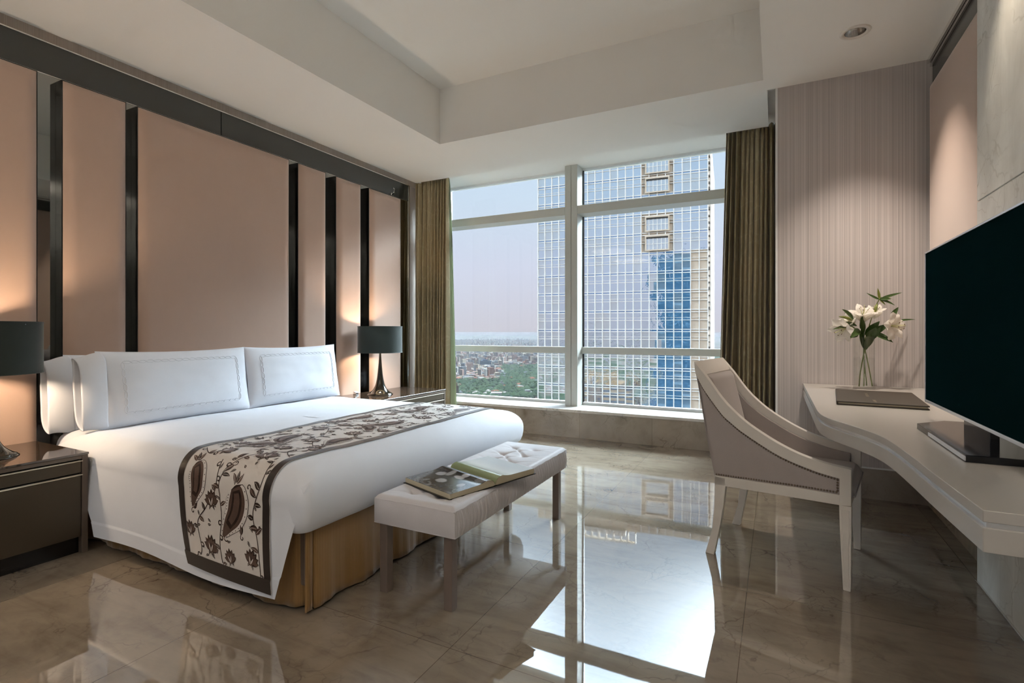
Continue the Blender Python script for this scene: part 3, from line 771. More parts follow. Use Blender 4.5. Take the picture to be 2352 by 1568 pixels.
# ------------------------------------------------------------------ pillows
def pillow(name, label, loc, W, H, T_, lean, rz, cuff_side, emb=False, seed=0, group=None):
    """local frame: x = thickness (front +x), y = width, z = height, base at z = 0"""
    root = thing(name, label, 'pillow', loc, group); root.rotation_euler = (0, R(-lean), R(rz))
    def body(u, v, side):
        a = 2 * u - 1; b = 2 * v - 1
        e = (max(0, 1 - abs(a) ** 3.2) ** 0.55) * (max(0, 1 - abs(b) ** 2.6) ** 0.55)
        pin = 1 - 0.045 * (b * b) * (1 if abs(a) > 0 else 0)
        y = a * W / 2 * (1 - 0.035 * (1 - b * b)) ; z = H / 2 + b * H / 2 * (1 - 0.07 * (1 - a * a) ** 1.0 * (1 if b > 0 else 0.3))
        x = side * (T_ / 2) * e + (0.002 + 0.006 * e) * noise.noise(Vector((a * 2.3 + seed, b * 2.3, side)))
        x += 0.0022 * noise.noise(Vector((a * 5 + seed, b * 3, side + 4)))
        return Vector((x + T_ / 2, y, z))
    mb = MB()
    for sd in (1, -1): mb.grid(lambda u, v: body(u, v, sd), 60, 44)
    bm_o = mb.build('pillow_body', M['linen'], root, smooth=True)
    if cuff_side:
        c0 = -W / 2 * 0.93
        def cuff(u, v, k):   # u around the opening, v outwards
            a = u * 2 * math.pi; top = math.sin(a); fr = math.cos(a)
            open_ = 0.045 + 0.01 * math.sin(a * 2 + 1)
            x = T_ / 2 + fr * (0.030 + open_ * 0.3) * (1 if k else 1) * (0.85 + 0.25 * math.sin(v * 2.5))
            z = H / 2 + math.copysign(abs(top) ** 0.55, top) * (H / 2 * 0.97 + 0.004 * math.sin(v * 6)) - (0.025 * v if top > 0.2 else 0)
            y = c0 - 0.13 * v + 0.006 * math.sin(3 * a)
            x -= 0.035 * v * (0.5 + 0.5 * top)
            return (x, y, z)
        g = MB(); g.grid(lambda u, v: cuff(u, v, 1), 60, 14, close_u=True)
        o = g.build('pillow_flange', M['linen'], root, smooth=True); o.modifiers.new('sol', 'SOLIDIFY').thickness = 0.004
    if emb:
        g = MB(); hw, hz0, hz1 = W / 2 * 0.76, H * 0.17, H * 0.83
        def surf(y, z):
            # invert approximately: use normalised a, b
            a = y / (W / 2); b = (z - H / 2) / (H / 2); b2 = b / (1 - 0.07 * (1 - a * a) * (1 if b > 0 else 0.3)); a2 = a / (1 - 0.035 * (1 - b * b))
            return body((a2 + 1) / 2, (b2 + 1) / 2, 1) + Vector((0.0016, 0, 0))
        def link_at(y, z, vert):
            L, S_ = 0.0215, 0.0085; pts = []
            for i in range(15):
                q = 2 * math.pi * i / 14; dy = (S_ if vert else L) * math.cos(q); dz = (L if vert else S_) * math.sin(q); pts.append(surf(y + dy, z + dz))
            g.tube(pts, 0.0016, 5, cap=False)
        n = 17; 
        for i in range(n):
            y = -hw + 2 * hw * (i + 0.5) / n; link_at(y, hz1, False); link_at(y, hz0, False)
        n = 7
        for i in range(n):
            z = hz0 + (hz1 - hz0) * (i + 0.5) / n; link_at(-hw, z, True); link_at(hw, z, True)
        g.build('embroidered_chain', M['linen'], root, smooth=True)
    return root
G = 'white pillows propped on the bed'
pillow('pillow', 'white pillow in front at left with embroidered chain rectangle, open cuff toward the near nightstand', (-3.67, 2.135, 0.595), 0.99, 0.475, 0.17, 9, 0, True, True, 1, G)
pillow('pillow', 'white pillow in front at right with embroidered chain rectangle, nearest the window', (-3.67, 3.075, 0.595), 0.93, 0.475, 0.17, 9, 0, False, True, 2, G)
pillow('pillow', 'plain white pillow tucked behind the front left pillow, folded cuff sticking out', (-3.885, 2.06, 0.575), 0.98, 0.475, 0.14, 7, 0, True, False, 3, G)
pillow('pillow', 'plain white pillow almost hidden behind the front right pillow', (-3.885, 3.05, 0.575), 0.93, 0.47, 0.14, 7, 0, False, False, 4, G)

# ================================================================== BENCH
bx0, bx1, by0, by1, bz0, bz1 = -1.645, -1.205, 1.835, 3.140, 0.322, 0.452
bench = thing('bench', 'low upholstered bench with button tufted silver seat at the foot of the bed', 'bench', (-1.425, 2.49, 0))
BTN = [(x, 1.958 + 0.1733 * i) for i in range(7) for x in (-1.505, -1.362)] 
def bz(x, y):
    z = bz1
    dmin = 9
    for (a, b) in BTN:
        d_ = math.hypot(x - a, (y - b)); dmin = min(dmin, d_)
        z -= 0.030 * math.exp(-(d_ / 0.026) ** 1.1)
    # shallow folds running between neighbouring buttons and out to the long edges
    for (a, b) in BTN:
        for (da, db) in ((0.143, 0.1733), (0.143, -0.1733)):
            if a < -1.45:
                L = math.hypot(da, db); tpar = ((x - a) * da + (y - b) * db) / (L * L)
                if 0 < tpar < 1 and by0 < b + db < by1:
                    pd = abs((x - a) * db - (y - b) * da) / L; z -= 0.010 * math.exp(-(pd / 0.008) ** 1.5)
        ex = bx0 if a < -1.45 else bx1
        for db in (-0.06, 0.06):
            da = ex - a; L = math.hypot(da, db); tpar = ((x - a) * da + (y - b) * db) / (L * L)
            if 0 < tpar < 1:
                pd = abs((x - a) * db - (y - b) * da) / L; z -= 0.006 * (1 - tpar) * math.exp(-(pd / 0.008) ** 2)
    e = min(x - bx0, bx1 - x, y - by0, by1 - y)
    if e < 0.025: z -= 0.020 * (1 - e / 0.025) ** 2
    return z + 0.002 * noise.noise(Vector((x * 9, y * 9, 0)))
mb = MB(); mb.grid(lambda u, v: (bx0 + (bx1 - bx0) * u, by0 + (by1 - by0) * v, bz(bx0 + (bx1 - bx0) * u, by0 + (by1 - by0) * v)), 64, 190)
def bside(axis, pos, sg):
    def f(u, v):
        z = bz0 + (bz1 - 0.020 - bz0) * v
        if axis == 'x':
            y = by0 + (by1 - by0) * u
            pl = 0.0034 * math.sin(y * 420 + 2.0 * math.sin(y * 23) + v * 2) + 0.0022 * math.sin(y * 190 + v * 1.5)
            o_ = (0.010 * math.sin(math.pi * v)) * min(1, min(u, 1 - u) * 30) + min(1, min(u, 1 - u) * 40) * pl * (0.3 + math.sin(math.pi * min(1, v * 0.9 + 0.1)))
            return (pos + sg * o_, y, z)
        x = bx0 + (bx1 - bx0) * u
        return (x, pos + sg * (0.008 * math.sin(math.pi * v) * min(1, min(u, 1 - u) * 12) + 0.0008 * math.sin(x * 60 + v)), z)
    return f
mb.grid(bside('x', bx0, -1), 620, 8); mb.grid(bside('x', bx1, 1), 620, 8); mb.grid(bside('y', by0, -1), 40, 8); mb.grid(bside('y', by1, 1), 40, 8)
mb.box(bx0 - 0.001, bx1 + 0.001, by0 - 0.001, by1 + 0.001, bz0, bz0 + 0.004)
shift(mb.build('cushion', M['bench_fabric'], bench, smooth=True), bench)
mb = MB()
for x in (bx0, bx1):
    pts = [(x + (0.004 if x < -1.4 else -0.004), by0 + (by1 - by0) * i / 60, bz1 - 0.019 + 0.0012 * math.sin(i * 1.3)) for i in range(61)]; mb.tube(pts, 0.0035, 6)
for y in (by0, by1):
    pts = [(bx0 + (bx1 - bx0) * i / 20, y + (0.004 if y < 2 else -0.004), bz1 - 0.019) for i in range(21)]; mb.tube(pts, 0.0035, 6)
shift(mb.build('piping', M['bench_fabric'], bench, smooth=True), bench)
for (a, b) in BTN:
    mbb = MB().lathe([(0.0001, 0.004), (0.006, 0.003), (0.0095, 0), (0.009, -0.003)], 14, (a, b, bz(a, b) + 0.003))
    shift(mbb.build('button', M['bench_fabric'], bench, smooth=True), bench)
for x in (-1.628, -1.232 ):
    for y in (1.853, 3.112):
        sx = 0.042 if x < -1.4 else -0.042; sy = 0.042 if y < 2 else -0.042
        xa, xb = sorted((x - (0 if sx > 0 else 0), x + sx)); ya, yb = sorted((y, y + sy))
        shift(MB().box(xa, xb, ya, yb, 0, 0.325).build('leg', M['taupe_wood'], bench, bevel=0.002), bench)

# ------------------------------------------------------------------ open picture book on the bench
bk = thing('open_book', 'open picture book with a black and white photo page lying on the tufted bench', 'book', (-1.375, 2.245, 0.4535))
bk.rotation_euler = (R(1.0), R(0.5), math.atan2(0.95, 0.315) - math.pi / 2)
# local axes: y = across both pages, x = page height (toward the bed is -x)
HW, HH = 0.278, 0.178
def page_z(y, top):
    f = abs(y) / HW
    base = 0.010 + 0.018 * min(1, f * 6) ** 0.5 - 0.004 * f if y > 0 else 0.010 + 0.014 * min(1, f * 5) ** 0.5 - 0.004 * f
    arch = 0.010 * math.exp(-((f - 0.14) / 0.14) ** 2) * top
    return 0.006 + base * top + arch - 0.012 * max(0, 0.05 - f) / 0.05 * top
def page_mat(name, right):
    m, t, p = material(name, (0.8, 0.8, 0.8), 0.16, coat=0.3)
    co = obco(t); se = t.new('ShaderNodeSeparateXYZ'); t.put(se.inputs[0], co); X, Y = se.outputs[0], se.outputs[1]
    if right:
        f = t.math('ADD', t.math('MULTIPLY', Y, 3.4), t.math('MULTIPLY', t.noise(co, 7, 3).outputs[0], 0.12))
        c = t.ramp(f, [(0.02, srgb(128, 142, 106)), (0.20, srgb(150, 165, 124)), (0.34, srgb(198, 206, 186)), (0.48, srgb(222, 226, 214)), (0.75, srgb(205, 210, 206))])
        t.put(p.inputs['Base Color'], c); return m
    def blob(cx_, cy_, rx, ry, soft=0.35):
        a = t.math('DIVIDE', t.math('SUBTRACT', X, cx_), rx); b = t.math('DIVIDE', t.math('SUBTRACT', Y, cy_), ry)
        r2 = t.math('ADD', t.math('MULTIPLY', a, a), t.math('MULTIPLY', b, b))
        r2 = t.math('ADD', r2, t.math('MULTIPLY', t.math('SUBTRACT', t.noise(co, 60, 3).outputs[0], 0.5), 0.9))
        mr = t.new('ShaderNodeMapRange'); t.put(mr.inputs[0], r2); mr.inputs[1].default_value = 1 + soft; mr.inputs[2].default_value = 1 - soft
        return mr.outputs[0]
    nz = t.noise(co, 22, 5, 0.7).outputs[0]
    c = t.ramp(t.math('ADD', t.math('MULTIPLY', t.math('ADD', Y, 0.278), 1.2), nz), [(0.35, (0.30,) * 3), (0.55, (0.10,) * 3), (0.85, (0.015,) * 3)])
    for (a, b, rx, ry, g_) in ((-0.01, -0.02, 0.16, 0.055, 0.02), (-0.105, -0.125, 0.045, 0.036, 0.02), (-0.02, -0.19, 0.046, 0.036, 0.025), (-0.10, -0.115, 0.030, 0.026, 0.42), (-0.012, -0.18, 0.032, 0.026, 0.45),
                              (0.02, -0.095, 0.034, 0.016, 0.5), (0.035, -0.065, 0.022, 0.022, 0.45), (-0.06, -0.08, 0.02, 0.035, 0.35), (0.115, -0.16, 0.018, 0.024, 0.4), (0.14, -0.06, 0.03, 0.03, 0.16)):
        c = t.mix(blob(a, b, rx, ry), c, (g_, g_, g_ * 1.03, 1))
    t.put(p.inputs['Base Color'], c); return m
M['paper_edge'], t, p = material('book_page_edges', srgb(196, 186, 160), 0.7)
MB().box(-HH - 0.004, HH + 0.004, -HW - 0.006, -0.004, 0, 0.004).build('cover', M['tvblack'], bk, bevel=0.001)
MB().box(-HH - 0.004, HH + 0.004, 0.004, HW + 0.006, 0, 0.004).build('cover', M['tvblack'], bk, bevel=0.001)
MB().box(-HH - 0.004, HH + 0.004, -0.008, 0.008, 0.0, 0.006).build('spine', M['tvblack'], bk, bevel=0.001)
for sg, nm, lab in ((-1, 'left', 'black and white photograph page'), (1, 'right', 'green and white page')):
    mb = MB(); ny = 30
    def edgepts(x): return [(x, sg * HW * (i / ny) * 0.985, page_z(sg * HW * i / ny, 1)) for i in range(ny + 1)]
    for x in (-HH, HH):
        up = edgepts(x); lo = [(a, b, 0.0045) for a, b, c in up]
        mb.add(up + lo, [(i, i + 1, ny + 2 + i, ny + 1 + i) for i in range(ny)])
    e = edgepts(-HH)[-1]; mb.add([(-HH, e[1], 0.0045), (HH, e[1], 0.0045), (HH, e[1], e[2]), (-HH, e[1], e[2])], [(0, 1, 2, 3)])
    mb.build('page_block', M['paper_edge'], bk)
    g = MB(); g.grid(lambda u, v: (-HH + 2 * HH * u, sg * HW * v * 0.985, page_z(sg * HW * v, 1) + 0.0006), 4, 40)
    o = g.build('page', page_mat('page_' + nm, sg > 0), bk, smooth=True); o['label'] = lab

# ================================================================== NIGHTSTANDS (local frame: front is +x, back at x = 0)
def nightstand(label, loc):
    root = thing('nightstand', label, 'nightstand', loc, 'bronze nightstands either side of the bed')
    D, W = 0.61, 1.30
    mb = MB(); mb.box(0, D, 0, 0.028, 0, 0.53); mb.box(0, D, W - 0.028, W, 0, 0.53); mb.box(0, D, 0.028, W - 0.028, 0.510, 0.53)
    mb.box(0, D - 0.04, 0.028, W - 0.028, 0.09, 0.115); mb.box(0, 0.02, 0.028, W - 0.028, 0.1, 0.51)
    mb.build('carcass', M['ns_side'], root, bevel=0.002)
    MB().box(0.03, D - 0.035, 0.029, W - 0.029, 0.0, 0.09).build('plinth', M['black'], root)
    MB().box(0.0, D - 0.028, 0.030, W - 0.030, 0.118, 0.508).build('inner_box', M['black'], root)
    MB().box(D - 0.022, D - 0.004, 0.031, W - 0.031, 0.092, 0.420).build('drawer', M['ns_bronze'], root, bevel=0.0015)
    MB().box(D - 0.022, D - 0.004, 0.031, W - 0.031, 0.437, 0.495).build('drawer', M['ns_bronze'], root, bevel=0.0015)
    for z in (0.4215, 0.4965): MB().box(D - 0.022, D + 0.001, 0.024, W - 0.024, z, z + 0.0052).build('drawer_pull', M['pull'], root, bevel=0.001)
    MB().box(-0.002, D + 0.004, -0.003, W + 0.003, 0.5305, 0.542).build('glass_top', M['ns_glass'], root, bevel=0.002)
    return root
nightstand('dark bronze nightstand at the left edge of the photo, near side of the bed', (-3.952, 0.168, 0))
nightstand('bronze nightstand between the bed and the window curtain, only its top visible', (-3.952, 3.600, 0))

def table_lamp(label, loc, seam):
    root = thing('table_lamp', label, 'lamp', loc, 'bedside lamps with dark drum shades')
    prof_ = [(0.0001, 0), (0.122, 0.0), (0.124, 0.008), (0.118, 0.016), (0.098, 0.028), (0.072, 0.052), (0.052, 0.09), (0.038, 0.14), (0.028, 0.20), (0.020, 0.28), (0.014, 0.36), (0.010, 0.43), (0.010, 0.46), (0.0001, 0.462)]
    pr_ = [(p.x, p.y) for p in catmull([(a, b, 0) for a, b in prof_], 3)]
    MB().lathe([(max(0.0001, a), b) for a, b in pr_], 48).build('lamp_base', M['lamp_bronze'], root, smooth=True)
    r0 = 0.226; z0, z1 = 0.437, 0.705
    MB().lathe([(r0, z0), (r0, z0 + 0.01), (r0, z1 - 0.01), (r0, z1)], 64).build('lamp_shade', M['shade_out'], root, smooth=True)
    MB().lathe([(r0 - 0.003, z1), (r0 - 0.003, z0)], 64).build('shade_lining', M['shade_in'], root, smooth=True)
    mb = MB(); mb.tube([(r0 * math.cos(2 * math.pi * k / 48), r0 * math.sin(2 * math.pi * k / 48), z0) for k in range(49)], 0.003, 6, cap=False)
    mb.tube([(r0 * math.cos(2 * math.pi * k / 48), r0 * math.sin(2 * math.pi * k / 48), z1) for k in range(49)], 0.003, 6, cap=False)
    mb.box(r0 - 0.001, r0 + 0.0015, -0.004, 0.004, z0, z1, 0, Matrix.Rotation(R(seam), 4, 'Z'))
    mb.build('shade_trim', M['shade_out'], root, smooth=False)
    mb = MB()
    for k in range(3):
        a = 2 * math.pi * k / 3 + 0.4; mb.tube([(0, 0, z1 - 0.03), (r0 * math.cos(a), r0 * math.sin(a), z1 - 0.012)], 0.002, 6)
    mb.tube([(0, 0, 0.455), (0, 0, z1 - 0.03)], 0.004, 8); mb.build('harp', M['chrome'], root)
    m, t, p = material('bulb_glow', (1, 0.9, 0.7), 0.4); p.inputs['Emission Color'].default_value = (1.0, 0.72, 0.45, 1); p.inputs['Emission Strength'].default_value = 14
    mb = MB(); rr = 0.032
    mb.lathe([(max(0.0001, rr * math.sin(math.pi * i / 12)), -rr * math.cos(math.pi * i / 12)) for i in range(13)], 20, (0, 0, 0.565)); mb.build('bulb', m, root, smooth=True)
    l = light('POINT', 'bulb_light', (loc[0], loc[1], loc[2] + 0.565), 140, (1.0, 0.76, 0.54), shadow_soft_size=0.034)
    return root
table_lamp('bedside lamp with dark drum shade cut by the left edge of the photo', (-3.645, 1.150, 0.542), -8)
table_lamp('bedside lamp with dark drum shade and bronze trumpet base by the window', (-3.665, 4.175, 0.542), 150)
mb = MB().box(-3.90, -3.86, 4.03, 4.07, 0.5425, 0.566); mb.box(-3.89, -3.87, 4.02, 4.06, 0.566, 0.576)
tag(mb.build('desk_clock', M['chrome'], bevel=0.003), 'tiny chrome bedside object behind the base of the window side lamp', 'clock')

# ================================================================== DESK
ZD = 0.807
desk = thing('desk', 'white lacquered wall mounted desk with a wavy two layer edge', 'desk', (0.6, 3.0, 0.715))
cur = catmull([(0.181, 2.98, 0), (0.190, 2.83, 0), (0.222, 2.70, 0), (0.300, 2.515, 0), (0.347, 2.365, 0), (0.366, 2.228, 0), (0.377, 2.053, 0), (0.389, 1.779, 0), (0.405, 1.484, 0)], 8)
def desk_poly(inset):
    pts = [(0.181 + inset, 4.466)] + [(p.x + inset, p.y + (inset if i > 60 else 0)) for i, p in enumerate(cur)]
    pts[-1] = (0.405 + inset, 1.484 + inset)
    return pts + [(0.852, 1.484 + inset), (0.852, 3.2095), (0.952, 3.2095), (0.952, 4.466)]
shift(MB().prism(desk_poly(0), 2, 0.7805, ZD).build('desktop', M['desk_lacquer'], desk, bevel=0.002), desk)
o = shift(MB().prism(desk_poly(0.008), 2, 0.768, 0.7805).build('groove_strip', M['silver'], desk), desk); o['label'] = 'recessed silver shadow line'
shift(MB().prism(desk_poly(0), 2, 0.714, 0.768).build('apron', M['desk_lacquer'], desk, bevel=0.002), desk)

# television on the desk
tv = thing('television', 'large flat television with silver rim standing on the desk, cut by the right edge', 'television', (0.62, 2.3, ZD))
y0, y1, z0, z1, xf = 1.70, 2.915, 0.883, 1.552, 0.598
mb = MB(); b = 0.007
for a in ((y0, y1, z1 - b, z1), (y0, y1, z0, z0 + 0.012), (y0, y0 + b, z0, z1), (y1 - b, y1, z0, z1)): mb.box(xf - 0.003, xf + 0.016, *a)
shift(mb.build('bezel', M['silver'], tv, bevel=0.0012), tv)
shift(MB().box(xf, xf + 0.010, y0 + b, y1 - b, z0 + 0.012, z1 - b).build('screen', M['tvscreen'], tv), tv)
mb = MB().box(xf + 0.010, xf + 0.020, y0 + 0.005, y1 - 0.005, z0 + 0.005, z1 - 0.005); mb.box(xf + 0.02, xf + 0.045, y0 + 0.25, y1 - 0.25, z0 + 0.03, z0 + 0.35)
shift(mb.build('back_cover', M['tvblack'], tv, bevel=0.004), tv)
shift(MB().box(xf + 0.012, xf + 0.036, 2.17, 2.43, ZD + 0.02, z0 + 0.06).build('neck', M['tvblack'], tv, bevel=0.002), tv)
pl = [(0.506, 2.00), (0.506, 2.60), (0.62, 2.725), (0.78, 2.725), (0.80, 2.60), (0.80, 2.00)]
shift(MB().prism(pl, 2, ZD + 0.0005, ZD + 0.022).build('stand', M['tvblack'], tv, bevel=0.002), tv)
o = shift(MB().box(0.5035, 0.507, 2.0, 2.42, ZD + 0.004, ZD + 0.018).build('stand_trim', M['silver'], tv, bevel=0.001), tv)

# leather folder
fo = thing('leather_folder', 'dark brown leather folder lying on the desk in front of the flower vase', 'folder', (0.51, 3.565, ZD)); fo.rotation_euler = (0, 0, R(-4.5))
MB().box(-0.195, 0.195, -0.33, 0.33, 0.0005, 0.006).build('cover', M['leather'], fo, bevel=0.002)
MB().box(-0.192, 0.188, -0.322, 0.322, 0.007, 0.014).build('paper', M['paper_edge'], fo)
MB().box(-0.195, 0.195, -0.33, 0.33, 0.015, 0.0215).build('cover', M['leather'], fo, bevel=0.002)
MB().box(-0.197, -0.189, -0.33, 0.33, 0.0005, 0.0215).build('spine', M['leather'], fo, bevel=0.003)
rnd = random.Random(4)
for (cx_, cy_, L) in ((-0.02, -0.235, 0.10), (-0.04, 0.06, 0.20)):
    mb = MB()
    y = cy_ - L / 2
    while y < cy_ + L / 2:
        hgt = rnd.uniform(0.005, 0.012); mb.box(cx_ - hgt, cx_ + hgt * 0.4, y, y + 0.0018, 0.0215, 0.0219)
        mb.box(cx_ - hgt, cx_ - hgt + 0.002, y, y + 0.006, 0.0215, 0.0219); y += rnd.uniform(0.008, 0.014)
    mb.build('embossed_lettering', M['emboss'], fo)

# ------------------------------------------------------------------ vase of lilies
VX, VY = 0.535, 4.235
vase = thing('glass_vase', 'clear cylinder glass vase half filled with water on the desk', 'vase', (VX, VY, ZD + 0.0005))
MB().lathe([(0.0001, 0.0), (0.060, 0.0), (0.063, 0.003), (0.063, 0.355), (0.0605, 0.356), (0.0595, 0.354), (0.0595, 0.016), (0.057, 0.013), (0.0001, 0.013)], 48).build('glass', M['vase'], vase, smooth=True)
MB().lathe([(0.0001, 0.0135), (0.0585, 0.0135), (0.0590, 0.020), (0.0590, 0.210), (0.0001, 0.210)], 40).build('water', M['water'], vase, smooth=True)
M['petal'], t, p = material('lily_petal', srgb(244, 240, 232), 0.55)
tr = t.new('ShaderNodeBsdfTranslucent', Color=srgb(250, 245, 235)); mx = t.new('ShaderNodeMixShader', Fac=0.3)
t.l.new(p.outputs[0], mx.inputs[1]); t.l.new(tr.outputs[0], mx.inputs[2]); t.l.new(mx.outputs[0], t.n['Material Output'].inputs[0])
M['leaf'], _, _ = material('lily_leaf', srgb(58, 84, 36), 0.4); M['leaf_light'], _, _ = material('lily_leaf_light', srgb(122, 132, 60), 0.45)
M['stem'], _, _ = material('lily_stem', srgb(112, 130, 62), 0.5); M['anther'], _, _ = material('lily_anther', srgb(92, 60, 24), 0.7); M['stamen'], _, _ = material('lily_stamen', srgb(208, 208, 150), 0.6)
RV = Vector((math.cos(YAW), math.sin(YAW), 0)); TV_ = Vector((math.sin(YAW), -math.cos(YAW), 0)); UP = Vector((0, 0, 1))
def SP(px, py, dpt=0.0):
    """a point of the bouquet: px/py offsets around the vase as seen in the picture, dpt towards the viewer in metres"""
    return Vector((VX, VY, 0)) + RV * ((px - 1979) / 340) + UP * (EYE - (py - 760) / 340) + TV_ * dpt
def lily_bloom(root, c, axis, L=0.10, W=0.024, seed=0, open_=1.0):
    rnd = random.Random(seed); ax = axis.normalized(); a_ = ax.cross(UP if abs(ax.z) < 0.9 else RV).normalized(); b_ = ax.cross(a_)
    for k in range(6):
        th = 2 * math.pi * k / 6 + rnd.uniform(-0.15, 0.15); rad = a_ * math.cos(th) + b_ * math.sin(th); tan = ax.cross(rad)
        Lk = L * rnd.uniform(0.9, 1.1) * (1 if k % 2 else 0.94); Wk = W * (1.15 if k % 2 else 0.85); cu = rnd.uniform(0.9, 1.25) * open_; ph = rnd.uniform(0, 6)
        def f(u, v):
            s_ = 2 * v - 1; w_ = Wk * math.sin(math.pi * min(0.985, u * 0.92 + 0.05)) ** 0.75
            ang = 0.22 + 1.75 * cu * u ** 1.7
            # integrate the centre line
            n = 10; fa = fr_ = 0.0
            for i in range(n):
                q = u * (i + 0.5) / n; g_ = 0.22 + 1.75 * cu * q ** 1.7; fa += math.cos(g_) * Lk * u / n; fr_ += math.sin(g_) * Lk * u / n
            nrm = rad * math.cos(ang) - ax * math.sin(ang)
            rip = 0.0035 * math.sin(u * 17 + ph + s_ * 2) * abs(s_) ** 1.5 * u
            return c + ax * fa + rad * (0.004 + fr_) + tan * (s_ * w_) + nrm * (-abs(s_) ** 1.6 * w_ * 0.35 * -1 + rip - 0.002 * math.exp(-(s_ / 0.12) ** 2))
        g = MB(); g.grid(f, 16, 8); g.build('petal', M['petal'], root, smooth=True)
    mb = MB(); an = MB()
    for k in range(7):
        th = 2 * math.pi * k / 6 + 0.3; rad = (a_ * math.cos(th) + b_ * math.sin(th)) * (1 if k < 6 else 0.1)
        LL = L * (0.72 if k < 6 else 0.9); pts = [c + ax * LL * q + rad * (0.028 * q * q) for q in (0, 0.25, 0.5, 0.75, 1)]
        mb.tube(pts, 0.0011 if k < 6 else 0.0018, 5)
        if k < 6:
            e = pts[-1]; tn = ax.cross(rad).normalized(); an.tube([e - tn * 0.006, e, e + tn * 0.006], [0.0012, 0.0022, 0.0012], 6)
    o = mb.build('stamens', M['stamen'], root, smooth=True); an.build('anthers', M['anther'], root, smooth=True)
def leaf(root, a, direc, L, W, droop=0.3, mat='leaf', nrm=None, name='leaf'):
    d0 = direc.normalized(); side = d0.cross(nrm if nrm is not None else (TV_ + UP * 0.5)).normalized(); nn = side.cross(d0).normalized()
    def f(u, v):
        s_ = 2 * v - 1; w_ = W * math.sin(math.pi * min(0.99, u ** 0.75 * 0.97 + 0.02)) ** 0.9
        return a + d0 * (L * u) - UP * (droop * L * u * u) + side * (s_ * w_) + nn * (abs(s_) * w_ * 0.3)
    g = MB(); g.grid(f, 14, 4); return g.build(name, M[mat], root, smooth=True)
def stem(root, pts, r=0.0035):
    q = catmull(pts, 8); mb = MB().tube(q, [r * (1 + 0.25 * (math.sin(i * 1.7) > 0.92)) for i in range(len(q))], 8); return mb.build('stem', M['stem'], root, smooth=True)
def V(x, y, z=0): return RV * x + UP * y + TV_ * z
vb = ZD + 0.018
def base(px, dpt): p = Vector((VX, VY, 0)) + RV * ((px - 1979) / 340) + TV_ * dpt; p.z = vb; return p
bloomG = 'white lilies in the glass vase'
r1 = thing('lily_stem', 'white lily drooping to the left over the vase rim', 'lily', tuple(base(1998, 0)), bloomG)
def put(root, fn):
    before = set(bpy.data.objects); fn(); 
    for o in set(bpy.data.objects) - before:
        if o.parent == root: shift(o, root)
def L1():
    stem(r1, [base(1998, 0.0), SP(1990, 845), SP(1980, 800), SP(1966, 765, 0.01), SP(1950, 752, 0.02), SP(1938, 750, 0.03)])
    lily_bloom(r1, SP(1937, 750, 0.03), V(-1, -0.35, 0.35), 0.145, 0.034, 3, 0.85)
    for (px, py, dx, dy, dz, L, W, m) in ((1952, 752, -1, 0.18, 0.2, 0.13, 0.009, 'leaf'), (1958, 748, -1, 0.35, 0.1, 0.11, 0.010, 'leaf'), (1950, 735, -0.7, 0.8, 0.2, 0.11, 0.012, 'leaf'), (1960, 768, -1, 0.0, 0.5, 0.07, 0.013, 'leaf'), (1965, 758, -0.8, -0.15, 0.5, 0.10, 0.017, 'leaf')):
        leaf(r1, SP(px, py, 0.02), V(dx, dy, dz), L * 1.35, W * 1.35, 0.25, m)
    g = MB().tube([SP(1945, 735, 0.03), SP(1935, 731, 0.035), SP(1922, 728, 0.04), SP(1912, 727, 0.04)], [0.004, 0.009, 0.008, 0.002], 10); g.build('bud', M['leaf_light'], r1, smooth=True)
put(r1, L1)
r2 = thing('lily_stem', 'white lily standing tallest in the middle of the bouquet', 'lily', tuple(base(1976, 0.01)), bloomG)
def L2():
    stem(r2, [base(1976, 0.01), SP(1977, 850, 0.01), SP(1979, 800, 0.0), SP(1977, 760, 0), SP(1974, 738, 0.0)])
    lily_bloom(r2, SP(1975, 738, 0.0), V(-0.15, 1, 0.45), 0.135, 0.037, 8, 0.85)
    lily_bloom(r2, SP(1960, 745, -0.03), V(-0.7, 0.5, 0.3), 0.10, 0.030, 12, 0.7)
    for (px, py, dx, dy, dz, L, W, m) in ((1972, 770, -0.3, 1, 0.5, 0.14, 0.014, 'leaf'), (1980, 770, 0.4, 1, 0.6, 0.13, 0.017, 'leaf'), (1968, 755, -0.1, 1, 0.3, 0.12, 0.008, 'leaf'), (1985, 775, 0.1, 1, 0.8, 0.10, 0.020, 'leaf'), (1975, 780, -0.5, 0.6, 0.8, 0.10, 0.016, 'leaf'),
                                          (1976, 800, -0.35, 1, 0.2, 0.14, 0.014, 'leaf'), (1980, 800, 0.3, 1, 0.2, 0.15, 0.015, 'leaf'), (1979, 805, 0.0, 1, 0.3, 0.14, 0.013, 'leaf')):
        leaf(r2, SP(px, py, 0.01), V(dx, dy, dz), L * 1.1, W * 1.5, 0.15, m)
put(r2, L2)
r3 = thing('lily_stem', 'large fully open white lily facing the room at the right of the bouquet', 'lily', tuple(base(1964, 0.015)), bloomG)
